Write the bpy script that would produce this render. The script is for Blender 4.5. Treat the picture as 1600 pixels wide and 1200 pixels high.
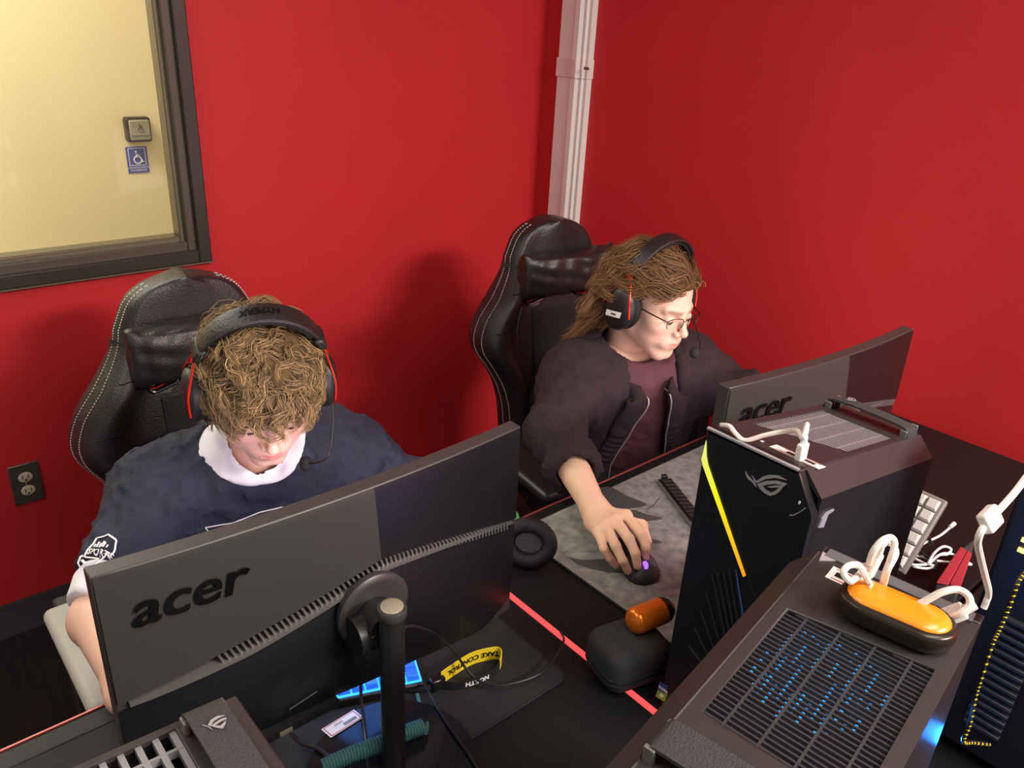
import bpy, bmesh, math, random
import numpy as np
from math import sin, cos, pi, radians, sqrt, atan2
from mathutils import Matrix, Vector

random.seed(7); RNG = np.random.default_rng(7)
for o in list(bpy.data.objects): bpy.data.objects.remove(o)
SC = bpy.context.scene
COL = SC.collection

# ------------------------------------------------------------------ camera, world, light, exposure
F_PX, PITCH, ROLL, YAW, CAM_H = 1250.0, radians(24.33), radians(3.25), radians(42.0), 1.6
_fw = np.array([sin(YAW)*cos(PITCH), cos(YAW)*cos(PITCH), -sin(PITCH)])
_r0 = np.array([cos(YAW), -sin(YAW), 0.0]); _u0 = np.cross(_r0, _fw)
_rt = _r0*cos(ROLL)+_u0*sin(ROLL); _up = -_r0*sin(ROLL)+_u0*cos(ROLL)
CP = np.array([0, 0, CAM_H])
cam = bpy.data.cameras.new('camera'); cam.sensor_width = 36; cam.lens = F_PX/1600*36
cam.clip_start = 0.02; cam.clip_end = 60
co = bpy.data.objects.new('camera', cam); COL.objects.link(co)
co.matrix_world = Matrix([[_rt[i], _up[i], -_fw[i], CP[i]] for i in range(3)]+[[0, 0, 0, 1]])
SC.camera = co

w = bpy.data.worlds.new('world'); SC.world = w; w.use_nodes = True
w.node_tree.nodes['Background'].inputs[0].default_value = (1.0, 0.97, 0.93, 1)
w.node_tree.nodes['Background'].inputs[1].default_value = 0.42
SC.view_settings.view_transform = 'Standard'; SC.view_settings.look = 'None'
SC.view_settings.exposure = 0.0; SC.view_settings.gamma = 1.0
SC.view_settings.use_curve_mapping = False

def area(name, loc, sx, sy, power, color=(1, .95, .87), rot=(0, 0, 0)):
    l = bpy.data.lights.new(name, 'AREA'); l.shape = 'RECTANGLE'; l.size = sx; l.size_y = sy
    l.energy = power; l.color = color
    o = bpy.data.objects.new(name, l); COL.objects.link(o); o.location = loc; o.rotation_euler = rot
    return o
def point(name, loc, power, color, r=.02):
    l = bpy.data.lights.new(name, 'POINT'); l.energy = power; l.color = color; l.shadow_soft_size = r
    o = bpy.data.objects.new(name, l); COL.objects.link(o); o.location = loc
    return o
# ceiling light panels of the room (above the frame) and of the corridor behind the window
area('ceiling_lamp_near', (0.6, -0.4, 2.66), 1.2, .6, 24)
area('ceiling_lamp_far', (1.5, -2.0, 2.66), 1.2, .6, 235)
area('ceiling_lamp_left', (-0.5, 1.2, 2.66), .6, 1.2, 13)
area('corridor_lamp', (-0.2, 2.85, 2.6), 1.6, .5, 54, (1, .98, .93))

def ray(px, py): return _fw+_rt*(px-800)/F_PX-_up*(py-600)/F_PX
def atz(px, py, z): d = ray(px, py); return CP+d*(z-CAM_H)/d[2]     # point of the photograph at height z
def aty(px, py, y): d = ray(px, py); return CP+d*y/d[1]             # ... on the plane y
def atx(px, py, x): d = ray(px, py); return CP+d*x/d[0]             # ... on the plane x

# ------------------------------------------------------------------ materials
def mat(name, col, rough=.5, metal=0, bump=0, bscale=60, var=0, vscale=8, emit=None, estr=0, attr=None, spec=.5, sss=0, coat=0, detail=4, stretch=None, sheen=0):
    m = bpy.data.materials.new(name); m.use_nodes = True
    nt = m.node_tree; b = nt.nodes['Principled BSDF']; L = nt.links
    b.inputs['Base Color'].default_value = (*col, 1); b.inputs['Roughness'].default_value = rough
    b.inputs['Metallic'].default_value = metal; b.inputs['Specular IOR Level'].default_value = spec
    if coat: b.inputs['Coat Weight'].default_value = coat
    if sheen: b.inputs['Sheen Weight'].default_value = sheen
    if sss:
        b.inputs['Subsurface Weight'].default_value = sss
        b.inputs['Subsurface Radius'].default_value = (.012, .005, .003); b.inputs['Subsurface Scale'].default_value = 1
    if emit: b.inputs['Emission Color'].default_value = (*emit, 1); b.inputs['Emission Strength'].default_value = estr
    tc = None
    if bump or var:
        tc = nt.nodes.new('ShaderNodeTexCoord'); src = tc.outputs['Object']
        if stretch:
            mp = nt.nodes.new('ShaderNodeMapping'); mp.inputs['Scale'].default_value = stretch
            L.new(src, mp.inputs[0]); src = mp.outputs[0]
    if bump:
        n = nt.nodes.new('ShaderNodeTexNoise'); n.inputs['Scale'].default_value = bscale; n.inputs['Detail'].default_value = detail
        L.new(src, n.inputs['Vector']); bm = nt.nodes.new('ShaderNodeBump')
        bm.inputs['Strength'].default_value = bump; bm.inputs['Distance'].default_value = .003
        L.new(n.outputs['Fac'], bm.inputs['Height']); L.new(bm.outputs[0], b.inputs['Normal'])
    base = None
    if attr:
        a = nt.nodes.new('ShaderNodeAttribute'); a.attribute_name = attr; base = a.outputs['Color']
    if var:
        n = nt.nodes.new('ShaderNodeTexNoise'); n.inputs['Scale'].default_value = vscale; n.inputs['Detail'].default_value = 5
        L.new(src, n.inputs['Vector'])
        mr = nt.nodes.new('ShaderNodeMapRange'); mr.inputs['To Min'].default_value = 1-var; mr.inputs['To Max'].default_value = 1+var
        mr.inputs['From Min'].default_value = .25; mr.inputs['From Max'].default_value = .75
        L.new(n.outputs['Fac'], mr.inputs['Value'])
        mx = nt.nodes.new('ShaderNodeVectorMath'); mx.operation = 'SCALE'
        if base: L.new(base, mx.inputs[0])
        else: mx.inputs[0].default_value = col
        L.new(mr.outputs[0], mx.inputs['Scale']); base = mx.outputs[0]
    if base: L.new(base, b.inputs['Base Color'])
    return m
MT = {}
def defmats():
    M_ = MT
    M_['red_wall'] = mat('red_wall_paint', (.58, .024, .029), .55, bump=.06, bscale=220, spec=.3, var=.04, vscale=3)
    M_['yellow_wall'] = mat('yellow_corridor_paint', (.84, .71, .43), .6, bump=.04, bscale=200, var=.03, vscale=2)
    M_['ceiling'] = mat('ceiling_tile', (.75, .73, .7), .9)
    M_['carpet'] = mat('carpet', (.012, .011, .012), .95, bump=1, bscale=420, var=.75, vscale=9, stretch=(7, .6, 1))
    M_['base'] = mat('baseboard_vinyl', (.035, .033, .033), .45)
    M_['frame'] = mat('window_frame_metal', (.035, .028, .022), .4, bump=.03, bscale=90)
    M_['frame_mid'] = mat('window_bead_metal', (.085, .068, .05), .4)
    M_['stop'] = mat('window_stop_metal', (.16, .14, .09), .35, metal=.3)
    M_['white_plastic'] = mat('white_plastic', (.78, .74, .70), .4)
    M_['white'] = mat('white_paint_print', (.85, .85, .85), .5)
    M_['outlet'] = mat('outlet_plate', (.20, .17, .15), .3, metal=.7)
    M_['cream'] = mat('outlet_socket', (.62, .55, .42), .4)
    M_['hole'] = mat('dark_hole', (.004, .004, .004), .8)
    M_['steel'] = mat('brushed_steel', (.33, .30, .22), .4, metal=.15)
    M_['steel_bright'] = mat('bright_steel', (.75, .75, .75), .22, metal=1)
    M_['sign_blue'] = mat('sign_blue', (.055, .075, .36), .4)
    M_['leather'] = mat('black_leather', (.017, .014, .014), .38, bump=.35, bscale=260, spec=.5)
    M_['leather2'] = mat('black_perforated_leather', (.008, .008, .008), .55, bump=.4, bscale=500, spec=.3)
    M_['stitch'] = mat('white_stitch', (.62, .60, .56), .7)
    M_['red_trim'] = mat('red_plastic_trim', (.62, .02, .012), .3)
    M_['red_metal'] = mat('red_aluminium', (.75, .035, .015), .25, metal=.35)
    M_['black_plastic'] = mat('black_plastic', (.012, .012, .012), .42, bump=.08, bscale=700)
    M_['black_gloss'] = mat('black_glossy_plastic', (.010, .010, .011), .16)
    M_['black_matte'] = mat('black_matte_plastic', (.014, .014, .015), .6, bump=.12, bscale=900)
    M_['mon_upper'] = mat('monitor_grey_plastic', (.040, .041, .039), .42, bump=.10, bscale=1100)
    M_['mon_lower'] = mat('monitor_black_plastic', (.008, .008, .009), .38, bump=.06, bscale=1100)
    M_['mon_edge'] = mat('monitor_edge_plastic', (.045, .043, .042), .4)
    M_['fin'] = mat('vent_fin_silver', (.22, .21, .20), .35, metal=.5)
    M_['logo_dark'] = mat('logo_black', (.004, .004, .004), .22)
    M_['desk'] = mat('desk_black_laminate', (.009, .009, .009), .48, bump=.12, bscale=500, spec=.22)
    M_['led_red'] = mat('red_led_strip', (.5, .03, .03), .3, emit=(1, .09, .09), estr=1.15)
    M_['desk_edge'] = mat('copper_red_edge', (.30, .06, .05), .3, metal=.4)
    M_['pad_black'] = mat('mousepad_cloth', (.010, .010, .010), .8, bump=.2, bscale=900)
    M_['pad_rim'] = mat('mousepad_rim', (.004, .004, .004), .8)
    M_['pad_grey'] = mat('printed_grey_mousepad', (.21, .21, .188), .75, bump=.15, bscale=800, var=.42, vscale=60)
    M_['pad_dark'] = mat('printed_dark_claw', (.055, .055, .051), .75, bump=.15, bscale=800)
    M_['tower'] = mat('tower_black', (.013, .012, .013), .42, bump=.10, bscale=900)
    M_['tower_top'] = mat('tower_top_charcoal', (.030, .025, .025), .48, bump=.12, bscale=900)
    M_['tower_front'] = mat('tower_front_black', (.008, .008, .009), .4, bump=.08, bscale=600)
    M_['slat'] = mat('grille_slat', (.05, .05, .055), .35, metal=.2)
    M_['slat_light'] = mat('grille_slat_silver', (.36, .37, .38), .32, metal=.5)
    M_['inner'] = mat('tower_inner', (.006, .006, .010), .6)
    M_['strap'] = mat('woven_strap', (.040, .040, .040), .8, bump=.6, bscale=600)
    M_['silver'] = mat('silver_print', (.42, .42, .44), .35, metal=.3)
    M_['skin'] = mat('skin', (.7, .45, .34), .5, attr='Col', sss=.15, bump=.05, bscale=300, spec=.35)
    M_['navy'] = mat('navy_jersey', (.010, .0145, .034), .8, bump=.25, bscale=500, var=.35, vscale=14)
    M_['white_cloth'] = mat('white_cloth', (.80, .80, .84), .85, bump=.2, bscale=400)
    M_['knit'] = mat('dark_plum_knit', (.020, .0085, .0125), .9, bump=.8, bscale=330, var=.25, vscale=30)
    M_['tee'] = mat('maroon_tee', (.076, .022, .030), .85, bump=.3, bscale=500, var=.15, vscale=20)
    M_['trouser'] = mat('black_trousers', (.012, .012, .014), .85, bump=.3, bscale=400)
    M_['shoe'] = mat('black_shoe', (.02, .02, .02), .5)
    M_['hair'] = mat('hair', (.2, .12, .05), .42, attr='Col', spec=.45)
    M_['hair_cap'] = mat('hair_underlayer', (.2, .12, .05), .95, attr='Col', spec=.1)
    M_['eye'] = mat('eye_white', (.75, .72, .70), .15)
    M_['iris'] = mat('eye_iris', (.05, .035, .02), .12)
    M_['orange'] = mat('orange_anodised', (.85, .20, .015), .25, metal=.45)
    M_['bronze_black'] = mat('dark_bronze_plastic', (.030, .022, .014), .28, metal=.3)
    M_['edge_grey'] = mat('grey_edge_plastic', (.11, .115, .12), .4)
    M_['orange_soft'] = mat('orange_plastic_lid', (.90, .30, .012), .3, coat=.4)
    M_['yellow'] = mat('yellow_ribbon', (.85, .62, .02), .6)
    M_['teal'] = mat('teal_braid', (.04, .16, .15), .55, bump=.5, bscale=700)
    M_['green'] = mat('green_plastic', (.06, .42, .10), .35)
    M_['cable'] = mat('black_cable', (.012, .012, .012), .4)
    M_['white_cable'] = mat('white_cable', (.86, .84, .78), .35)
    M_['label'] = mat('white_label', (.88, .86, .82), .5)
    M_['red_print'] = mat('red_print', (.55, .03, .03), .5)
    M_['key_blue'] = mat('blue_lit_keycap', (.03, .12, .45), .4, emit=(.012, .15, .9), estr=.6)
    M_['key_glow'] = mat('blue_backlight', (.02, .1, .5), .4, emit=(.02, .25, 1), estr=3)
    M_['key_black'] = mat('black_keycap', (.012, .012, .012), .4)
    M_['key_white'] = mat('white_keycap', (.62, .58, .54), .5)
    M_['kb_grey'] = mat('keyboard_grey_case', (.20, .18, .17), .5)
    M_['blue_led'] = mat('blue_led', (.0, .2, .9), .3, emit=(.03, .35, 1), estr=14)
    M_['blue_dot'] = mat('blue_led_dot', (.0, .2, .6), .3, emit=(.02, .30, .85), estr=1.7)
    M_['purple_led'] = mat('purple_led', (.2, .05, .6), .3, emit=(.35, .12, 1), estr=1.6)
    M_['gold_led'] = mat('gold_led', (.6, .4, .1), .3, emit=(1, .62, .12), estr=3)
    M_['screen'] = mat('lit_screen', (.02, .02, .02), .3, emit=(1, .80, .86), estr=4)
    M_['armpad_glare'] = mat('armrest_pad_painted_glare', (.42, .42, .36), .5, bump=.3, bscale=250)  # pale tone imitates glare on a black armrest pad
    M_['green_sticker'] = mat('green_sticker', (.16, .52, .03), .4)
    M_['blue_sticker'] = mat('dark_blue_sticker', (.03, .05, .20), .4)
    M_['red_cloth'] = mat('red_fabric', (.36, .02, .035), .8, bump=.3, bscale=300)
    M_['rubber'] = mat('rubber', (.008, .008, .008), .8)
    M_['eva'] = mat('dark_grey_shell_fabric', (.028, .028, .026), .85, bump=.4, bscale=700)
    M_['glass_frame'] = mat('glasses_metal', (.035, .025, .022), .3, metal=.6)
    # window glass: clear with fresnel reflection
    for nm, rf in (('pane', .0), ('lens', .0)):
        m = bpy.data.materials.new('clear_'+nm+'_glass'); m.use_nodes = True; nt = m.node_tree; nt.nodes.clear()
        out = nt.nodes.new('ShaderNodeOutputMaterial'); t = nt.nodes.new('ShaderNodeBsdfTransparent'); g = nt.nodes.new('ShaderNodeBsdfGlossy')
        g.inputs['Roughness'].default_value = .02; fr = nt.nodes.new('ShaderNodeFresnel'); fr.inputs[0].default_value = 1.18
        t.inputs[0].default_value = (.96, .97, .95, 1)
        mx = nt.nodes.new('ShaderNodeMixShader'); nt.links.new(fr.outputs[0], mx.inputs[0]); nt.links.new(t.outputs[0], mx.inputs[1]); nt.links.new(g.outputs[0], mx.inputs[2])
        nt.links.new(mx.outputs[0], out.inputs[0]); M_[nm] = m
    # light bar of the tower: colour runs green-yellow-orange along its height
    m = mat('rgb_light_bar', (.1, .1, .02), .3, emit=(1, .7, .05), estr=1.15); nt = m.node_tree
    tc = nt.nodes.new('ShaderNodeTexCoord'); sp = nt.nodes.new('ShaderNodeSeparateXYZ'); cr = nt.nodes.new('ShaderNodeValToRGB')
    mr = nt.nodes.new('ShaderNodeMapRange'); mr.inputs['From Min'].default_value = .20; mr.inputs['From Max'].default_value = .43
    nt.links.new(tc.outputs['Object'], sp.inputs[0]); nt.links.new(sp.outputs['Z'], mr.inputs['Value']); nt.links.new(mr.outputs[0], cr.inputs[0])
    e = cr.color_ramp.elements; e[0].position = 0; e[0].color = (1, .13, .02, 1); e[1].position = 1; e[1].color = (.62, .75, .25, 1)
    k = e.new(.35); k.color = (1, .33, .01, 1); k = e.new(.7); k.color = (.80, .75, .01, 1)
    nt.links.new(cr.outputs[0], nt.nodes['Principled BSDF'].inputs['Emission Color']); M_['rgb'] = m
defmats()

# ------------------------------------------------------------------ mesh helpers
def A(*v): return np.array(v, float)
def unit(v): v = np.asarray(v, float); return v/(np.linalg.norm(v)+1e-12)
def catmull(pts, n=8, closed=False):
    P = np.array(pts, float); out = []; N = len(P)
    rng = N if closed else N-1
    for i in range(rng):
        if closed: p0, p1, p2, p3 = P[(i-1) % N], P[i], P[(i+1) % N], P[(i+2) % N]
        else: p0, p1, p2, p3 = P[max(i-1, 0)], P[i], P[i+1], P[min(i+2, N-1)]
        for k in range(n):
            t = k/n
            out.append(.5*((2*p1)+(-p0+p2)*t+(2*p0-5*p1+4*p2-p3)*t*t+(-p0+3*p1-3*p2+p3)*t**3))
    if not closed: out.append(P[-1])
    return np.array(out)
class MB:
    def __init__(s): s.v = []; s.f = []
    def add(s, V, F):
        b = len(s.v); s.v.extend([tuple(map(float, q)) for q in V]); s.f.extend([tuple(int(i)+b for i in q) for q in F]); return s
    def box(s, lo, hi):
        x0, y0, z0 = lo; x1, y1, z1 = hi
        V = [(x0, y0, z0), (x1, y0, z0), (x1, y1, z0), (x0, y1, z0), (x0, y0, z1), (x1, y0, z1), (x1, y1, z1), (x0, y1, z1)]
        return s.hexa(V)
    def hexa(s, V): return s.add(V, [(0, 3, 2, 1), (4, 5, 6, 7), (0, 1, 5, 4), (1, 2, 6, 5), (2, 3, 7, 6), (3, 0, 4, 7)])
    def obox(s, c, ex, ey, ez, hx, hy, hz):
        c, ex, ey, ez = map(lambda q: np.asarray(q, float), (c, ex, ey, ez))
        return s.hexa([c+ex*hx*a+ey*hy*b+ez*hz*d for d in (-1, 1) for a, b in ((-1, -1), (1, -1), (1, 1), (-1, 1))])
    def tube(s, path, r, n=8, closed=False, flat=1.0, upv=None, cap=True):
        P = np.array(path, float); N = len(P)
        R = np.full(N, r) if np.isscalar(r) else np.interp(np.linspace(0, 1, N), np.linspace(0, 1, len(r)), r)
        T = np.gradient(P, axis=0) if not closed else (np.roll(P, -1, 0)-np.roll(P, 1, 0))
        T /= np.linalg.norm(T, axis=1)[:, None]+1e-12
        u = np.asarray(upv, float) if upv is not None else (A(0, 0, 1) if abs(T[0][2]) < .9 else A(1, 0, 0))
        V = []
        for i in range(N):
            if upv is not None: u = np.asarray(upv, float)
            a = np.cross(T[i], u); a = unit(a); u2 = np.cross(a, T[i])
            if upv is None: u = u2
            for k in range(n):
                an = 2*pi*k/n; V.append(P[i]+R[i]*(a*cos(an)+u2*sin(an)*flat))
        F = []
        for i in range(N if closed else N-1):
            j = (i+1) % N
            for k in range(n): F.append((i*n+k, i*n+(k+1) % n, j*n+(k+1) % n, j*n+k))
        if not closed and cap: F.append(tuple(range(n))[::-1]); F.append(tuple((N-1)*n+k for k in range(n)))
        return s.add(V, F)
    def lathe(s, prof, c=(0, 0, 0), ax=(0, 0, 1), n=24, sx=1.0, sy=1.0, ref=None):
        ax = unit(ax); c = np.asarray(c, float)
        e1 = unit(np.cross(ax, A(0, 0, 1) if abs(ax[2]) < .9 else A(1, 0, 0))) if ref is None else unit(ref)
        e2 = np.cross(ax, e1); V = []; F = []
        for (r, h) in prof:
            for k in range(n):
                an = 2*pi*k/n; V.append(c+ax*h+e1*r*cos(an)*sx+e2*r*sin(an)*sy)
        for i in range(len(prof)-1):
            for k in range(n): F.append((i*n+k, i*n+(k+1) % n, (i+1)*n+(k+1) % n, (i+1)*n+k))
        F.append(tuple(range(n))[::-1]); F.append(tuple((len(prof)-1)*n+k for k in range(n)))
        return s.add(V, F)
    def torus(s, c, R, r, ax=(0, 0, 1), n=32, m=10, sx=1, sy=1, ref=None):
        ax = unit(ax); c = np.asarray(c, float)
        e1 = unit(np.cross(ax, A(0, 0, 1) if abs(ax[2]) < .9 else A(1, 0, 0))) if ref is None else unit(ref)
        e2 = np.cross(ax, e1)
        P = [c+e1*R*cos(2*pi*k/n)*sx+e2*R*sin(2*pi*k/n)*sy for k in range(n)]
        return s.tube(P, r, m, closed=True, upv=ax)
    def prism(s, poly, off):
        P = np.array(poly, float); n = len(P); off = np.asarray(off, float)
        return s.add(list(P)+list(P+off), [tuple(range(n))[::-1], tuple(range(n, 2*n))]+[(i, (i+1) % n, n+(i+1) % n, n+i) for i in range(n)])
    def loft(s, secs, closed=True, cap=True):
        n = len(secs[0]); V = [q for sc in secs for q in sc]; F = []
        for i in range(len(secs)-1):
            for k in range(n if closed else n-1): F.append((i*n+k, i*n+(k+1) % n, (i+1)*n+(k+1) % n, (i+1)*n+k))
        if cap and closed: F.append(tuple(range(n))[::-1]); F.append(tuple((len(secs)-1)*n+k for k in range(n)))
        return s.add(V, F)
    def sphere(s, c, r, n=16, m=10):
        r = A(r, r, r) if np.isscalar(r) else np.asarray(r, float); c = np.asarray(c, float); V = []; F = []
        for i in range(m+1):
            t = pi*i/m
            for k in range(n): V.append(c+r*A(sin(t)*cos(2*pi*k/n), sin(t)*sin(2*pi*k/n), cos(t)))
        for i in range(m):
            for k in range(n): F.append((i*n+k, (i+1)*n+k, (i+1)*n+(k+1) % n, i*n+(k+1) % n))
        return s.add(V, F)
    def xf(s, fn): s.v = [tuple(fn(np.array(q))) for q in s.v]; return s
    def build(s, name, m, parent=None, bevel=0, smooth=True, ang=40, world=False, segs=2, colors=None, fix=True):
        me = bpy.data.meshes.new(name)
        V = np.array(s.v, float)
        if world and parent is not None:
            V = V-np.array(root_of(parent).location)
        me.from_pydata(V.tolist(), [], s.f); me.update()
        if fix:
            bm = bmesh.new(); bm.from_mesh(me); bmesh.ops.recalc_face_normals(bm, faces=bm.faces); bm.to_mesh(me); bm.free()
        return link(name, me, m, parent, bevel, smooth, ang, segs, colors)
def root_of(o):
    while o.parent: o = o.parent
    return o
def link(name, me, m, parent=None, bevel=0, smooth=True, ang=40, segs=2, colors=None):
    if isinstance(m, str): m = MT[m]
    me.materials.append(m)
    if smooth and len(me.polygons):
        me.polygons.foreach_set('use_smooth', [True]*len(me.polygons))
        if ang < 180: me.set_sharp_from_angle(angle=radians(ang))
    if colors is not None:
        ca = me.color_attributes.new('Col', 'FLOAT_COLOR', 'POINT')
        ca.data.foreach_set('color', np.c_[colors, np.ones(len(colors))].astype(np.float32).ravel())
    o = bpy.data.objects.new(name, me); COL.objects.link(o)
    if parent is not None: o.parent = parent
    if bevel:
        b = o.modifiers.new('bevel', 'BEVEL'); b.width = bevel; b.segments = segs; b.limit_method = 'ANGLE'; b.angle_limit = radians(35)
    return o
def tag(o, label, cat, group=None):
    o['label'] = label; o['category'] = cat
    if group: o['group'] = group
    return o
def thing(name, label, cat, loc=(0, 0, 0), rz=0, group=None):
    o = bpy.data.objects.new(name, None); COL.objects.link(o); o.location = loc; o.rotation_euler = (0, 0, rz)
    o.empty_display_size = .05
    return tag(o, label, cat, group)
def struct(o): o['kind'] = 'structure'; return o
def stuff(o): o['kind'] = 'stuff'; return o
def copy_tree(o, parent=None):
    c = o.copy(); COL.objects.link(c)
    if parent is not None: c.parent = parent
    for ch in list(o.children): copy_tree(ch, c)
    return c
def inst(src, name, parent, loc, rot=(0, 0, 0)):
    o = bpy.data.objects.new(name, src.data); COL.objects.link(o); o.parent = parent; o.location = loc; o.rotation_euler = rot
    for md in src.modifiers:
        if md.type == 'BEVEL':
            b = o.modifiers.new('bevel', 'BEVEL'); b.width = md.width; b.segments = md.segments; b.limit_method = 'ANGLE'
    return o
def text_mesh(body, size=1, extrude=0, offset=0, shear=0, align='CENTER', res=4):
    cu = bpy.data.curves.new('lettering', 'FONT'); cu.body = body; cu.size = size; cu.extrude = extrude; cu.offset = offset; cu.shear = shear
    cu.align_x = align; cu.resolution_u = res
    o = bpy.data.objects.new('lettering', cu); COL.objects.link(o)
    dg = bpy.context.evaluated_depsgraph_get(); dg.update()
    me = bpy.data.meshes.new_from_object(o.evaluated_get(dg))
    V = np.array([v.co[:] for v in me.vertices]); Fc = [tuple(p.vertices) for p in me.polygons]
    bpy.data.objects.remove(o); bpy.data.curves.remove(cu); bpy.data.meshes.remove(me)
    return V, Fc
def text_on(name, body, size, c, ex, ey, m, parent, world=True, extrude=.0003, offset=0, shear=0, lift=.0004, spacing=None):
    V, Fc = text_mesh(body, size, extrude, offset, shear)
    c, ex, ey = np.asarray(c, float), unit(ex), np.asarray(ey, float); ey = unit(ey-ex*(ey@ex)); ez = np.cross(ex, ey)
    V[:, 1] -= size*.35
    W = c+V[:, :1]*ex+V[:, 1:2]*ey+(V[:, 2:3]+lift)*ez
    mb = MB(); mb.add(W, Fc)
    return mb.build(name, m, parent, world=world, smooth=False, fix=False)

# ------------------------------------------------------------------ signed distance shapes and surface nets
def rc(P, a, b, ra, rb):
    a = np.asarray(a, np.float32); b = np.asarray(b, np.float32); d = b-a; L = float(d@d)+1e-12
    t = np.clip(((P-a)@d)/L, 0, 1)
    return np.linalg.norm(P-a-t[..., None]*d, axis=-1)-(ra+(rb-ra)*t)
def el(P, c, r, R=None):
    q = P-np.asarray(c, np.float32)
    if R is not None: q = q@np.asarray(R, np.float32)
    r = np.asarray(r, np.float32)
    k0 = np.linalg.norm(q/r, axis=-1); k1 = np.linalg.norm(q/(r*r), axis=-1)
    return k0*(k0-1)/(k1+1e-9)
def rbox(P, c, h, r, R=None):
    q = P-np.asarray(c, np.float32)
    if R is not None: q = q@np.asarray(R, np.float32)
    q = np.abs(q)-(np.asarray(h, np.float32)-r)
    return np.linalg.norm(np.maximum(q, 0), axis=-1)+np.minimum(q.max(-1), 0)-r
def smin(a, b, k):
    h = np.clip(.5+.5*(b-a)/k, 0, 1); return b+(a-b)*h-k*h*(1-h)
def smax(a, b, k): return -smin(-a, -b, k)
def union(ds, k):
    d = ds[0]
    for e in ds[1:]: d = smin(d, e, k)
    return d
def surfnet(fn, lo, hi, h):
    lo = np.array(lo, np.float32); hi = np.array(hi, np.float32)
    n = np.ceil((hi-lo)/h).astype(int)+1
    ax = [lo[i]+h*np.arange(n[i], dtype=np.float32) for i in range(3)]
    D = np.empty(n, np.float32)
    step = max(1, int(400000/(n[1]*n[2])))
    for i in range(0, n[0], step):
        G = np.stack(np.meshgrid(ax[0][i:i+step], ax[1], ax[2], indexing='ij'), -1)
        D[i:i+step] = fn(G)
    S = D < 0
    nx, ny, nz = n-1
    cs = np.zeros((nx, ny, nz), np.int8)
    acc = np.zeros((nx, ny, nz, 3), np.float32); cnt = np.zeros((nx, ny, nz), np.float32)
    corners = [(i, j, k) for i in (0, 1) for j in (0, 1) for k in (0, 1)]
    for c in corners: cs += S[c[0]:c[0]+nx, c[1]:c[1]+ny, c[2]:c[2]+nz]
    act = (cs > 0) & (cs < 8)
    idx = np.argwhere(act); ids = -np.ones((nx, ny, nz), np.int64); ids[act] = np.arange(len(idx))
    acc = np.zeros((len(idx), 3), np.float32); cnt = np.zeros(len(idx), np.float32)
    I, J, K = idx.T
    for a in range(8):
        for b in range(a+1, 8):
            ca, cb = corners[a], corners[b]
            if sum(abs(ca[q]-cb[q]) for q in range(3)) != 1: continue
            da = D[I+ca[0], J+ca[1], K+ca[2]]; db = D[I+cb[0], J+cb[1], K+cb[2]]
            m = (da < 0) != (db < 0); t = np.where(m, da/(da-db+1e-12), 0)
            pa = np.array(ca, np.float32); pb = np.array(cb, np.float32)
            acc += (pa+t[:, None]*(pb-pa))*m[:, None]; cnt += m
    V = lo+h*(idx+acc/np.maximum(cnt, 1)[:, None])
    F = []
    for axis in range(3):
        sl0 = [slice(None)]*3; sl1 = [slice(None)]*3
        sl0[axis] = slice(0, -1); sl1[axis] = slice(1, None)
        ch = S[tuple(sl0)] != S[tuple(sl1)]
        E = np.argwhere(ch); u, v = (axis+1) % 3, (axis+2) % 3
        ok = (E[:, u] > 0) & (E[:, v] > 0) & (E[:, u] < n[u]-1) & (E[:, v] < n[v]-1); E = E[ok]
        def cell(du, dv):
            c = E.copy(); c[:, u] += du; c[:, v] += dv; return ids[c[:, 0], c[:, 1], c[:, 2]]
        q = np.stack([cell(-1, -1), cell(0, -1), cell(0, 0), cell(-1, 0)], 1)
        flip = ~S[E[:, 0], E[:, 1], E[:, 2]]
        q[flip] = q[flip][:, ::-1]
        F.append(q)
    F = np.concatenate(F); F = F[(F >= 0).all(1)]
    return V.astype(float), F
def relax(V, F, it=2, lam=.5):
    E = np.concatenate([F[:, [0, 1]], F[:, [1, 2]], F[:, [2, 3]], F[:, [3, 0]]])
    E = np.concatenate([E, E[:, ::-1]]); n = len(V)
    deg = np.bincount(E[:, 0], minlength=n)[:, None]+1e-9
    for _ in range(it):
        S_ = np.stack([np.bincount(E[:, 0], weights=V[E[:, 1], k], minlength=n) for k in range(3)], 1)
        V = V+(S_/deg-V)*lam
    return V
def nmesh(V, F, name, m, parent, colors=None, ang=180):
    V = V-np.array(root_of(parent).location) if parent is not None else V
    me = bpy.data.meshes.new(name); me.from_pydata(V.tolist(), [], [tuple(q) for q in F.tolist()]); me.update()
    return link(name, me, m, parent, smooth=True, ang=ang, colors=colors)
def noise3(P, f=1.0, seed=0):
    r = np.random.default_rng(seed); d = 0
    for i in range(5):
        k = r.normal(size=3)*f*(1+.5*i); d = d+np.sin(P@k.astype(np.float32)+r.uniform(0, 6.28))/(1+.5*i)
    return d/2.2
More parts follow.
